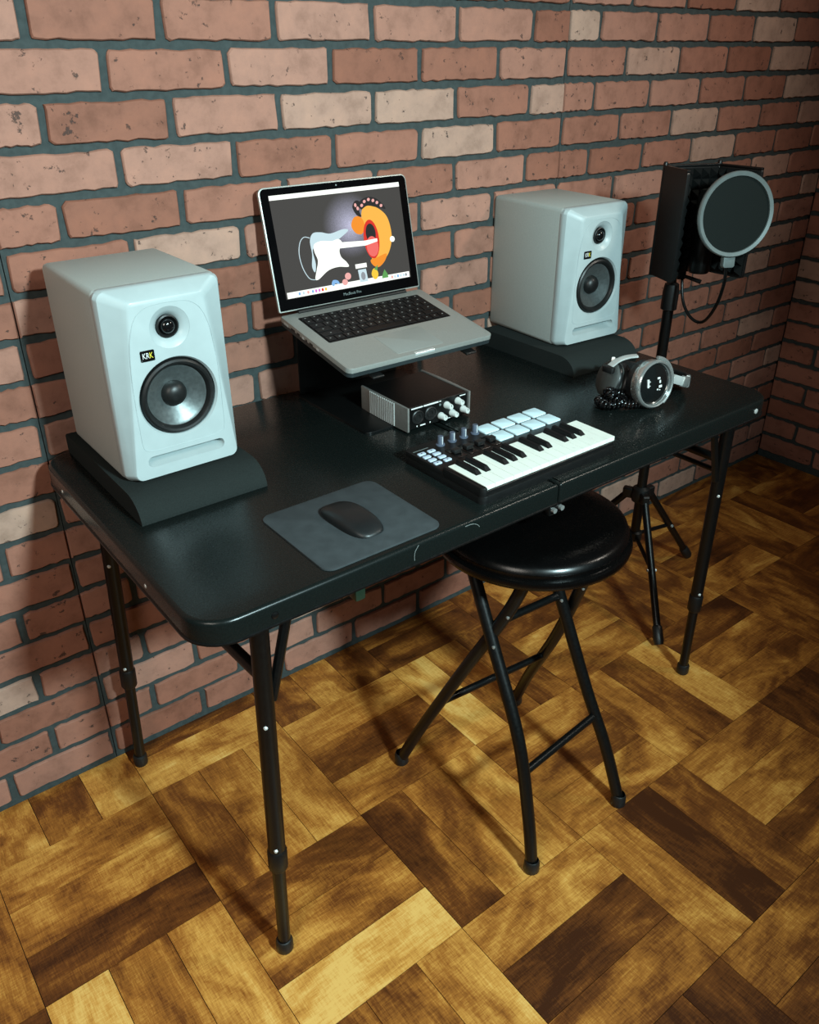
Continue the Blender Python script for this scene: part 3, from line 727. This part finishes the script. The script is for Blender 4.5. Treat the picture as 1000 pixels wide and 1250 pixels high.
# ------------------------------------------------------------------ audio interface
ai0 = (0.606, -0.262, TH + 0.004); AW, AD, AH = 0.146, 0.146, 0.045
ai = thing('audio_interface', 'black audio interface with ribbed silver sides and pale knobs in front of the stand', 'audio interface', ai0, (0, 0, R(-0.9)))
MB().box((-AW / 2 + 0.004, -AD / 2 + 0.004, 0.001), (AW / 2 - 0.004, AD / 2 - 0.004, AH - 0.001), 0.001, 1).build('chassis', 'blackmetal', ai)
for sx in (-1, 1):
    pr = []
    for k in range(9):
        a = -1 + 2 * k / 8; pr.append((-AD / 2 + 0.000 + AD * (k / 8), sx * (AW / 2 + 0.0022 * (1 - a * a))))
    outl = [(x, y) for y, x in pr] + [(sx * (AW / 2 - 0.004), AD / 2), (sx * (AW / 2 - 0.004), -AD / 2)]
    if sx < 0: outl.reverse()
    sp = MB().prism(outl, 0.0, AH + 0.0005, 0.0005).build('side_panel', 'aluside', ai); sp['label'] = 'ribbed silver side panel'
    for k in range(14):
        y = -0.034 + k * 0.0058; a = y / (AD / 2); x = sx * (AW / 2 + 0.0022 * (1 - a * a))
        MB().box((x - 0.0012, y - 0.0016, 0.0006), (x + 0.0014, y + 0.0016, AH), 0.0007, 1).build('rib', 'satin', sp)
fm = lambda x, z: axis_mat((x, -AD / 2 + 0.004, z), (0, -1, 0), (1, 0, 0))
for x in (-0.048, -0.019):
    j_ = MB().lathe([(0.0135, 0), (0.0135, 0.002), (0.0118, 0.003), (0.0108, 0.0012), (0.0075, 0.001), (0.0068, 0.0022), (0.0055, 0.0022), (0.005, 0.0006), (0, 0.0004)], 28, fm(x, 0.0225)).build('jack', 'rubber', ai)
for x, z in ((0.0055, 0.012), (0.0185, 0.030), (0.0320, 0.0115), (0.0450, 0.032), (0.0585, 0.0125)):
    kn = MB().lathe([(0.0068, 0), (0.0068, 0.003), (0.0058, 0.0045), (0.0052, 0.014), (0.0045, 0.0155), (0, 0.0158)], 24, fm(x, z)).build('knob', 'knobwhite', ai)
    MB().box((-0.0004, 0.001, 0.0152), (0.0004, 0.0048, 0.0160), mat=fm(x, z)).build('pointer', 'blackplastic', kn)
for x0, x1, z, hh in ((-0.062, -0.036, 0.0405, 0.0012), (-0.034, 0.0, 0.0405, 0.0014), (-0.042, -0.030, 0.0048, 0.0012), (-0.050, -0.048, 0.005, 0.0013), (-0.020, -0.018, 0.0055, 0.0013), (0.002, 0.006, 0.0405, 0.001), (0.018, 0.034, 0.0025, 0.0007), (0.050, 0.064, 0.0400, 0.0008)):
    MB().box((x0, -AD / 2 + 0.0037, z - hh), (x1, -AD / 2 + 0.0043, z + hh)).build('printed_line', 'ink_and_reflection', ai, smooth=0)
MB().lathe([(0.0022, 0), (0.0022, 0.0012), (0, 0.0015)], 12, fm(0.0035, 0.034)).build('indicator', 'ring', ai)

# ------------------------------------------------------------------ small keyboard controller
KX0, KX1, KY0, KY1 = 0.4590, 0.7665, -0.6115, -0.4165
k0 = ((KX0 + KX1) / 2, (KY0 + KY1) / 2, TH)
kb = thing('midi_keyboard', 'small black midi keyboard with white keys and pale blue pads', 'keyboard', k0)
mb = MB(); mb.prism(rrect(KX0, KY0, KX1, KY1, [0.012, 0.010, 0.008, 0.008], 5), TH, TH + 0.0135, 0.002, seg=2); mb.build('case', 'blackplastic', kb, k0)
mb = MB(); mb.prism(rrect(KX0, -0.5175, KX1 - 0.001, KY1, [0.001, 0.001, 0.008, 0.008], 5), TH + 0.0135, TH + 0.0225, 0.002, seg=2); mb.build('control_panel', 'blackplastic', kb, k0)
mb = MB(); mb.prism(rrect(KX0, KY0, KX0 + 0.0095, -0.5175, [0.0085, 0.001, 0.001, 0.001], 5), TH + 0.0135, TH + 0.0285, 0.002, seg=2); mb.build('side_cheek', 'blackplastic', kb, k0)
mb = MB(); mb.box((KX0 + 0.004, -0.6085, TH + 0.0115), (KX1 - 0.003, -0.606, TH + 0.0205), 0.0008, 1); mb.build('front_lip', 'blackplastic', kb, k0)
WX0 = KX0 + 0.0102; WP = (KX1 + 0.0010 - WX0) / 15; KZ = TH + 0.0145
names = 'CDEFGABCDEFGABC'
for i in range(15):
    x0 = WX0 + i * WP + 0.00025; x1 = WX0 + (i + 1) * WP - 0.00025
    n_ = names[i]; l_ = n_ in 'DEGAB'; r_ = n_ in 'CDFGA' and i < 14
    yk_ = -0.5700; y1 = -0.5185; bw = 0.0058
    o = [(x0, -0.6055), (x1, -0.6055)]
    if r_: o += [(x1, yk_), (x1 - bw, yk_), (x1 - bw, y1)]
    else: o += [(x1, y1)]
    if l_: o += [(x0 + bw, y1), (x0 + bw, yk_), (x0, yk_)]
    else: o += [(x0, y1)]
    MB().prism(o, KZ + 0.006, KZ + 0.0135, 0.0).build('white_key', 'whitekey', kb, k0, smooth=0)
bx = [i for i in range(14) if names[i] in 'CDFGA']
bk = []
for i in bx:
    xc = WX0 + (i + 1) * WP
    vs_ = []
    for z, y0, y1, w_ in ((KZ + 0.006, -0.5695, -0.519, 0.0052), (KZ + 0.0140, -0.5695, -0.519, 0.0050), (KZ + 0.0195, -0.5625, -0.519, 0.0036), (KZ + 0.0202, -0.5600, -0.519, 0.0030)):
        vs_ += [(xc - w_, y0, z), (xc + w_, y0, z), (xc + w_, y1, z), (xc - w_, y1, z)]
    fs = [(0, 1, 2, 3), (12, 13, 14, 15)] + [(4 * k + q, 4 * k + (q + 1) % 4, 4 * k + 4 + (q + 1) % 4, 4 * k + 4 + q) for k in range(3) for q in range(4)]
    MB().add(vs_, fs).build('black_key', 'keycap', kb, k0, smooth=20)
CZ = TH + 0.0225
for c_ in range(4):
    for r_ in range(2):
        x = 0.6245 + c_ * 0.0388; y = -0.4405 - r_ * 0.0362
        if r_ == 0 or True:
            MB().prism(rrect(x - 0.0166, y - 0.0155, x + 0.0166, y + 0.0155, 0.003, 4), CZ, CZ + 0.0025, 0.0008).build('drum_pad', 'pad', kb, k0)
    x = 0.5190 + c_ * 0.0259
    kn = MB().lathe([(0.0078, 0), (0.0078, 0.002), (0.0055, 0.003), (0.0050, 0.0155), (0.0045, 0.0165), (0, 0.0168)], 20, Matrix.Translation((x, -0.4400, CZ))).build('knob', 'knobgrey', kb, k0)
    MB().box((x - 0.0006, -0.4455, CZ + 0.003), (x + 0.0006, -0.4445, CZ + 0.0165)).build('pointer', 'ink_and_reflection', kn, k0, smooth=0)
    MB().box((x - 0.0095, -0.4985, CZ), (x + 0.0095, -0.4615, CZ + 0.0012), 0.0005, 1).build('slider_track', 'glass', kb, k0)
    MB().box((x - 0.0075, -0.4860, CZ + 0.0012), (x + 0.0075, -0.4740, CZ + 0.0085), 0.0015, 2).build('slider_cap', 'rubber', kb, k0)
for c_ in range(2):
    for r_ in range(4):
        x = 0.4705 + c_ * 0.0205; y = -0.4500 - r_ * 0.0138
        b_ = MB().prism(rrect(x - 0.0072, y - 0.0042, x + 0.0072, y + 0.0042, 0.0022, 4), CZ, CZ + 0.0020, 0.0006).build('button', 'button', kb, k0)
        if r_ == 3 or r_ == 0: MB().box((x - 0.0014, y - 0.0010, CZ + 0.0019), (x + 0.0014, y + 0.0010, CZ + 0.0021)).build('mark', 'keycap', b_, k0, smooth=0)
MB().box((0.464, -0.4365, CZ - 0.0001), (0.496, -0.4345, CZ + 0.00015)).build('printed_line', 'ring', kb, k0, smooth=0)

# ------------------------------------------------------------------ mouse pad and mouse
mp0 = (0.2745, -0.529, TH)
o = MB().prism(rrect(0.1735, -0.6205, 0.3755, -0.4370, 0.017, 6), TH, TH + 0.0028, 0.0010).build('mouse_pad', 'mousepad', None, mp0); o.location = mp0
tag(o, 'dark grey rounded rectangular mouse pad on the black table', 'mouse pad')
ms0 = (0.2755, -0.5300, TH + 0.0028)
ms = thing('computer_mouse', 'low black wireless mouse lying on the dark grey mouse pad', 'mouse', ms0, (0, 0, R(3)))
def mouse_shell(z_scale, inset):
    mb = MB(); nu, nv = 36, 9; vs_ = []; fs = []
    for j in range(nv):
        t = j / (nv - 1); ang = t * math.pi / 2
        rad = math.cos(ang) ** 0.45 if j < nv - 1 else 0
        for i in range(nu):
            a = 2 * math.pi * i / nu
            cx, sy = math.cos(a), math.sin(a)
            px = math.copysign(abs(cx) ** 0.62, cx) * 0.0285; py = math.copysign(abs(sy) ** 0.72, sy) * 0.0568
            px *= 1 - inset; py *= 1 - inset
            k_ = rad
            x, y = px * k_, py * k_
            hgt = 0.0175 * (1 - 0.62 * (y / 0.0568) ** 2 ) * (1 - 0.12 * (x / 0.0285) ** 2)
            vs_.append((x, y, 0.0015 + max(0.0, hgt * (math.sin(ang) ** 0.8)) * z_scale))
    for j in range(nv - 1):
        for i in range(nu): fs.append((j * nu + i, j * nu + (i + 1) % nu, (j + 1) * nu + (i + 1) % nu, (j + 1) * nu + i))
    fs.append(tuple(reversed(range(nu))))
    return mb.add(vs_, fs)
mouse_shell(1.0, 0.0).build('shell', 'mouse', ms, smooth=80)
MB().prism([(0.0268 * math.copysign(abs(math.cos(a)) ** 0.62, math.cos(a)), 0.0545 * math.copysign(abs(math.sin(a)) ** 0.72, math.sin(a))) for a in [2 * math.pi * i / 36 for i in range(36)]], 0.0, 0.0022, 0.0).build('glide_base', 'blackplastic', ms)

# ------------------------------------------------------------------ folding stool
SZ = 0.612; SC = (0.642, -0.548); s0 = (SC[0], SC[1], 0)
stool = thing('folding_stool', 'black folding stool with a round padded vinyl seat in front of the table', 'stool', s0)
ST = Matrix.Translation((SC[0], SC[1], 0))
MB().lathe([(0, SZ - 0.030), (0.165, SZ - 0.030), (0.167, SZ - 0.022), (0.1655, SZ - 0.016), (0.167, SZ - 0.012), (0.164, SZ - 0.004), (0.156, SZ + 0.001), (0.12, SZ + 0.004), (0.06, SZ + 0.005), (0, SZ + 0.005)], 64, ST).build('seat', 'vinyl', stool, s0, smooth=40)
MB().lathe([(0.155, SZ - 0.041), (0.168, SZ - 0.041), (0.1735, SZ - 0.037), (0.1750, SZ - 0.030), (0.1735, SZ - 0.024), (0.167, SZ - 0.0215), (0.155, SZ - 0.022)], 64, ST).build('seat_rim', 'vinyl', stool, s0, smooth=50)
MB().lathe([(0, SZ - 0.036), (0.158, SZ - 0.036), (0.158, SZ - 0.0295), (0, SZ - 0.0295)], 40, ST).build('seat_board', 'blackplastic', stool, s0)
zl = SZ - 0.036
LEGS = [[(0.4995, -0.744, 0.012), (0.503, -0.722, 0.12), (0.510, -0.676, 0.27), (0.520, -0.590, 0.42), (0.530, -0.500, zl)],
        [(0.745, -0.743, 0.012), (0.735, -0.702, 0.13), (0.722, -0.648, 0.25), (0.704, -0.577, 0.43), (0.690, -0.518, zl)],
        [(0.471, -0.388, 0.012), (0.481, -0.440, 0.13), (0.503, -0.535, 0.33), (0.540, -0.600, 0.48), (0.556, -0.632, zl)],
        [(0.789, -0.406, 0.012), (0.778, -0.450, 0.12), (0.752, -0.535, 0.29), (0.718, -0.612, 0.47), (0.702, -0.650, zl)]]
for li, pts in enumerate(LEGS):
    l = MB().tube(spline(pts, 6), 0.0115, 14).build('leg', 'blackmetal', stool, s0)
    f = Vector(pts[0]); MB().lathe([(0, -0.012), (0.0125, -0.012), (0.0150, -0.008), (0.0145, 0.010), (0.0125, 0.016), (0.0115, 0.017)], 16, Matrix.Translation(f)).build('foot_cap', 'rubber', l, s0)
    p = Vector(pts[3]); MB().lathe([(0.0035, 0), (0.0035, 0.0118), (0.002, 0.014), (0, 0.0143)], 10, axis_mat(p, (-0.6, -0.8, 0))).build('rivet', 'aluside', l, s0)
MB().tube([(0.507, -0.693, 0.195), (0.727, -0.673, 0.195)], 0.0075, 12).build('stretcher', 'blackmetal', stool, s0)
MB().tube([(0.492, -0.485, 0.225), (0.764, -0.500, 0.215)], 0.0075, 12).build('stretcher', 'blackmetal', stool, s0)
MB().tube([(0.525, -0.575, 0.445), (0.703, -0.575, 0.435)], 0.0075, 12).build('stretcher', 'blackmetal', stool, s0)
for x in (0.5315, 0.698):
    MB().box((x - 0.012, -0.66, SZ - 0.044), (x + 0.012, -0.48, SZ - 0.036), 0.002, 1).build('seat_bracket', 'blackmetal', stool, s0)

# ------------------------------------------------------------------ microphone stand, shield, pop filter
PX, PYy = 1.360, -0.266; p0 = (PX, PYy, 0)
ms_ = thing('microphone_stand', 'black tripod microphone stand on the floor beyond the end of the table', 'microphone stand', p0)
MB().tube([(PX, PYy, 0.16), (PX, PYy, 0.80)], 0.0125, 16).build('pole', 'blackmetal', ms_, p0)
MB().tube([(PX, PYy, 0.78), (PX, PYy, 0.89)], 0.009, 14).build('inner_pole', 'blackmetal', ms_, p0)
MB().lathe([(0.0125, 0.0), (0.0185, 0.004), (0.0185, 0.045), (0.016, 0.062), (0.010, 0.066)], 20, Matrix.Translation((PX, PYy, 0.79))).build('height_clutch', 'blackplastic', ms_, p0)
MB().lathe([(0.013, -0.022), (0.022, -0.018), (0.026, 0.0), (0.022, 0.018), (0.013, 0.024)], 20, Matrix.Translation((PX, PYy, 0.300))).build('hub', 'blackplastic', ms_, p0)
low = MB().lathe([(0.013, -0.015), (0.019, -0.011), (0.019, 0.011), (0.013, 0.015)], 18, Matrix.Translation((PX, PYy, 0.175))).build('lower_collar', 'blackplastic', ms_, p0)
for a in (-123.7, -2.4, 117.0):
    d = Vector((math.cos(R(a)), math.sin(R(a)), 0)); rr = 0.262
    top = Vector((PX, PYy, 0.300)) + d * 0.032; ft = Vector((PX, PYy, 0.014)) + d * rr
    MB().box((0.012, -0.010, -0.014), (0.046, 0.010, 0.014), 0.003, 1, Matrix.Translation((PX, PYy, 0.300)) @ Matrix.Rotation(R(a), 4, 'Z')).build('leg_bracket', 'blackplastic', ms_, p0)
    l = MB().tube([top, ft], 0.0095, 12).build('leg', 'blackmetal', ms_, p0)
    dr = (ft - top).normalized()
    MB().tube([ft - dr * 0.045, ft - dr * 0.04, ft - dr * 0.006, ft + dr * 0.004], [0.0095, 0.0125, 0.0135, 0.0110], 14).build('foot_cap', 'rubber', l, p0)
    mid = top.lerp(ft, 0.50); b = Vector((PX, PYy, 0.175)) + d * 0.016
    MB().tube([b, mid], 0.0055, 8).build('brace', 'blackmetal', ms_, p0)
    MB().lathe([(0.004, -0.012), (0.004, 0.012), (0, 0.0125)], 10, axis_mat(mid, Vector((0, 0, 1)).cross(d))).build('bolt', 'satin', l, p0)

TH_ = R(-27); sh0 = (PX, PYy, 0.89)
shield = thing('acoustic_shield', 'black foam-lined microphone shield box on top of the stand', 'acoustic shield', sh0, (0, 0, TH_))
ZB, ZTp = 0.003, 0.226       # heights above the pole top
def panel(pa, pb, name='panel'):
    a = Vector(pa).to_3d(); b = Vector(pb).to_3d(); d = (b - a); L_ = d.length; x = d.normalized(); n_ = Vector((0, 0, 1)).cross(x)
    m = Matrix((x, Vector((0, 0, 1)), x.cross(Vector((0, 0, 1))))).transposed().to_4x4(); m.translation = a
    return m, L_
# plan points: x to the right, -y towards the opening
A_, B_, C_, D_ = (-0.080, -0.150), (-0.086, -0.058), (0.040, -0.052), (0.088, -0.140)
for pa, pb in ((A_, B_), (B_, C_), (C_, D_)):
    m, L_ = panel(pa, pb)
    pn = MB().prism(rrect(0, ZB, L_, ZTp, 0.008, 4), -0.0035, 0.0035, 0.0015, m).build('shield_panel', 'blackplastic', shield)
    MB().prism(rrect(0.001, ZTp - 0.004, L_ - 0.001, ZTp + 0.0015, 0.0015, 2), -0.0042, 0.0042, 0.001, m).build('edge_trim', 'blackmetal', pn)
    # pyramid foam on the inside
    fo = MB(); nx = max(3, round(L_ / 0.022)); nz = 10; sx_ = (L_ - 0.008) / nx; sz_ = (ZTp - ZB - 0.012) / nz
    for i in range(nx):
        for j in range(nz):
            x0 = 0.004 + i * sx_; z0 = ZB + 0.006 + j * sz_
            q = [(x0, z0, 0.0035), (x0 + sx_, z0, 0.0035), (x0 + sx_, z0 + sz_, 0.0035), (x0, z0 + sz_, 0.0035)]
            q2 = [(x, z, 0.007) for x, z, _ in q]
            fo.add(q + q2 + [(x0 + sx_ / 2, z0 + sz_ / 2, 0.019)], [(0, 1, 5, 4), (1, 2, 6, 5), (2, 3, 7, 6), (3, 0, 4, 7), (4, 5, 8), (5, 6, 8), (6, 7, 8), (7, 4, 8)], m)
    fo.build('foam_lining', 'darkfoam', pn, smooth=0)
for p in (B_, C_):
    MB().lathe([(0.005, ZB - 0.002), (0.005, ZTp + 0.004), (0.0035, ZTp + 0.008), (0, ZTp + 0.0085)], 12, Matrix.Translation((p[0], p[1], 0))).build('hinge_pin', 'blackmetal', shield)
MB().box((-0.03, -0.062, 0.02), (0.006, -0.012, 0.06), 0.004, 2).build('rear_bracket', 'blackmetal', shield)
MB().lathe([(0.0, -0.001), (0.017, -0.001), (0.019, 0.003), (0.019, 0.05), (0.0, 0.052)], 20, Matrix.Translation((0, 0, 0.001))).build('pole_socket', 'blackplastic', shield)
mic0 = Matrix.Translation((PX, PYy, 0)) @ Matrix.Rotation(TH_, 4, 'Z')
mpos = mic0 @ Vector((0.0, -0.105, 0.903))
mic = thing('microphone', 'black round-bodied microphone inside the foam-lined shield', 'microphone', mpos, (0, 0, TH_))
MB().lathe([(0, 0.0), (0.020, 0.0), (0.0235, 0.005), (0.0235, 0.10), (0.022, 0.104)], 28).build('body', 'blackmetal', mic)
MB().lathe([(0.022, 0.104), (0.0235, 0.108), (0.0235, 0.155), (0.018, 0.170), (0, 0.174)], 28).build('grille', 'mesh', mic)
MB().box((-0.008, 0.02, 0.03), (0.008, 0.0375, 0.05), 0.002, 1).build('mount_arm', 'blackplastic', mic)

pf0 = mic0 @ Vector((0.016, -0.185, 0.945))
pf = thing('pop_filter', 'round dark mesh pop filter with a silver rim on a thin gooseneck', 'pop filter', pf0, (0, 0, TH_))
PR = 0.083; PC = Vector((0.0, 0.0, 0.091)); pm_ = axis_mat(PC, (0.02, -1, 0.10), (1, 0, 0))
MB().lathe([(PR - 0.009, -0.004), (PR - 0.002, -0.0055), (PR, -0.003), (PR, 0.003), (PR - 0.002, 0.0055), (PR - 0.009, 0.004), (PR - 0.010, 0.0), (PR - 0.009, -0.004)], 64, pm_).build('rim', 'ring', pf, smooth=60)
MB().lathe([(0, -0.0012), (PR - 0.0095, -0.0012), (PR - 0.0095, 0.0012), (0, 0.0012)], 64, pm_).build('mesh_screen', 'mesh', pf)
MB().prism(rrect(-0.013, -0.014, 0.013, 0.012, 0.005, 4), -0.006, 0.006, 0.002, axis_mat((0.0, -0.002, 0.0), (0.02, -1, 0.10), (1, 0, 0))).build('clamp_tab', 'ring', pf)
loc = lambda v: v - Vector((0.016, -0.185, 0.945))
gn = [loc(Vector(p)) for p in ((0.016, -0.183, 0.934), (0.022, -0.178, 0.895), (0.026, -0.155, 0.840), (0.022, -0.122, 0.797), (0.010, -0.090, 0.797), (0.002, -0.058, 0.826), (0.004, -0.034, 0.872))]
MB().tube(spline(gn, 8), 0.0035, 10).build('gooseneck', 'blackmetal', pf)
cb = loc(Vector((0.003, -0.026, 0.878)))
MB().box((cb.x - 0.010, cb.y - 0.009, cb.z - 0.008), (cb.x + 0.010, cb.y + 0.0055, cb.z + 0.010), 0.002, 1).build('clamp', 'blackplastic', pf)
MB().tube([cb + Vector((0.005, -0.010, 0.0)), cb + Vector((0.034, -0.034, -0.009))], [0.004, 0.005], 10).build('clamp_screw', 'blackmetal', pf)

# ------------------------------------------------------------------ headphones
hp0 = (0.985, -0.49, TH)
hp = thing('headphones', 'silver and black studio headphones lying on the table with a coiled cord', 'headphones', hp0)
CR = 0.046
c1 = Vector((0.976, -0.520, TH + 0.0485)); ax1 = Vector((-0.12, -0.98, 0.12)).normalized(); m1 = axis_mat(c1, ax1, (1, 0, 0))
def cup(m, name_pad=True):
    cp = MB().lathe([(0.0, -0.018), (0.040, -0.018), (0.045, -0.012), (CR, 0.0), (CR + 0.0005, 0.005), (CR - 0.001, 0.0085), (CR - 0.003, 0.0105), (CR - 0.0048, 0.0095), (CR - 0.0055, 0.0065), (CR - 0.006, 0.004), (0, 0.0035)], 48, m).build('ear_cup', 'chrome', hp, hp0, smooth=45)
    MB().lathe([(CR - 0.0058, 0.0036), (0.034, 0.0072), (0.024, 0.0098), (0.012, 0.0112), (0, 0.0116)], 40, m).build('cup_lens', 'clear', cp, hp0, smooth=60)
    MB().lathe([(0.0440, -0.012), (0.0440, -0.018), (0.0425, -0.028), (0.038, -0.032), (0.030, -0.032), (0.024, -0.030), (0.022, -0.018)], 40, m).build('ear_pad', 'rubber', cp, hp0, smooth=60)
    return cp
cp1 = cup(m1)
for x0, x1, y0, y1 in ((-0.024, -0.020, -0.002, 0.014), (-0.019, -0.017, 0.008, 0.010), (-0.019, -0.017, 0.000, 0.002), (0.001, 0.008, 0.010, 0.014), (0.006, 0.010, 0.002, 0.008), (0.005, 0.013, -0.007, -0.002), (0.000, 0.004, -0.011, -0.008), (0.006, 0.009, -0.012, -0.010)):
    MB().box((x0, y0, 0.0085), (x1, y1, 0.0120), 0.0006, 1, m1).build('reflection_mark', 'ink_and_reflection', cp1, hp0)  # reflections in the glossy lens, drawn as pale raised strips
c2 = Vector((0.948, -0.440, TH + 0.0415)); ax2 = Vector((-0.80, 0.30, 0.30)).normalized(); m2 = axis_mat(c2, ax2, (0.4, 0.6, 0))
cp2 = MB().lathe([(0.0, -0.012), (0.031, -0.012), (0.036, -0.006), (0.036, 0.004), (0.033, 0.008), (0.024, 0.011), (0, 0.0125)], 40, m2).build('ear_cup', 'greyleather', hp, hp0, smooth=45)
MB().lathe([(0.031, -0.0115), (0.0365, -0.015), (0.0365, -0.022), (0.033, -0.027), (0.024, -0.027), (0.020, -0.022), (0.018, -0.013)], 40, m2).build('ear_pad', 'rubber', cp2, hp0, smooth=60)
MB().lathe([(0.0362, -0.004), (0.0372, -0.002), (0.0372, 0.002), (0.0362, 0.004), (0.0362, -0.004)], 40, m2).build('cup_ring', 'rubber', cp2, hp0, smooth=60)
# yoke ring round the front cup and silver slider
arc = [m1 @ Vector(((CR + 0.004) * math.cos(a), (CR + 0.004) * math.sin(a), 0.002)) for a in [R(-58 + 138 * k / 20) for k in range(21)]]
MB().tube(arc, 0.0033, 10).build('yoke', 'chrome', hp, hp0)
bp = [m1 @ Vector((CR + 0.006, 0, 0.002)), Vector((1.060, -0.530, TH + 0.037)), Vector((1.092, -0.520, TH + 0.027)), Vector((1.120, -0.490, TH + 0.018)), Vector((1.128, -0.45, TH + 0.015)), Vector((1.110, -0.415, TH + 0.016)), Vector((1.065, -0.395, TH + 0.026)), Vector((1.015, -0.402, TH + 0.046)), Vector((0.976, -0.424, TH + 0.067)), Vector((0.955, -0.438, TH + 0.076))]
path = spline(bp, 8)
def strap(mb, pts, hgt, thk):
    vs_ = []; fs = []
    for i, p in enumerate(pts):
        t = (pts[min(i + 1, len(pts) - 1)] - pts[max(i - 1, 0)]).normalized(); n_ = t.cross(Vector((0, 0, 1))).normalized(); u_ = n_.cross(t)
        for a, b in ((-0.5, -0.35), (-0.35, -0.5), (0.35, -0.5), (0.5, -0.35), (0.5, 0.35), (0.35, 0.5), (-0.35, 0.5), (-0.5, 0.35)): vs_.append(p + n_ * a * thk + u_ * b * hgt)
    for i in range(len(pts) - 1):
        for k in range(8): fs.append((i * 8 + k, i * 8 + (k + 1) % 8, (i + 1) * 8 + (k + 1) % 8, (i + 1) * 8 + k))
    fs.append(tuple(range(8))); fs.append(tuple(reversed(range((len(pts) - 1) * 8, len(pts) * 8)))); return mb.add(vs_, fs)
strap(MB(), path[0:8], 0.017, 0.006).build('slider', 'satin', hp, hp0)
strap(MB(), path[7:14], 0.021, 0.009).build('slider_block', 'chrome', hp, hp0)
strap(MB(), path[13:17], 0.023, 0.007).build('slider_block', 'satin', hp, hp0)
strap(MB(), path[16:56], 0.026, 0.010).build('headband', 'rubber', hp, hp0)
strap(MB(), path[55:], 0.015, 0.006).build('slider', 'satin', hp, hp0)
strap(MB(), spline([(0.972, -0.480, TH + 0.094), (0.955, -0.470, TH + 0.0925), (0.938, -0.462, TH + 0.087), (0.922, -0.458, TH + 0.078)], 6), 0.004, 0.014).build('yoke', 'satin', hp, hp0)
MB().box((0.913, -0.470, TH + 0.066), (0.925, -0.446, TH + 0.079), 0.003, 2).build('yoke_pivot', 'rubber', hp, hp0)
# coiled cord in front of the rear cup
cc_ = []; axis_pts = spline([(0.935, -0.455, TH + 0.012), (0.905, -0.455, TH + 0.012), (0.898, -0.478, TH + 0.012), (0.922, -0.490, TH + 0.013), (0.945, -0.480, TH + 0.020), (0.925, -0.468, TH + 0.028), (0.912, -0.470, TH + 0.030), (0.930, -0.495, TH + 0.012), (0.952, -0.510, TH + 0.0115), (0.968, -0.515, TH + 0.0115)], 30)
for i, p in enumerate(axis_pts):
    t = (axis_pts[min(i + 1, len(axis_pts) - 1)] - axis_pts[max(i - 1, 0)]).normalized(); sd = t.cross(Vector((0, 0, 1))).normalized(); u_ = sd.cross(t)
    a = i * 2 * math.pi / 7.5; cc_.append(p + (sd * math.cos(a) + u_ * math.sin(a)) * 0.0085)
MB().tube(cc_, 0.0021, 6).build('coiled_cord', 'dome', hp, hp0, smooth=60)
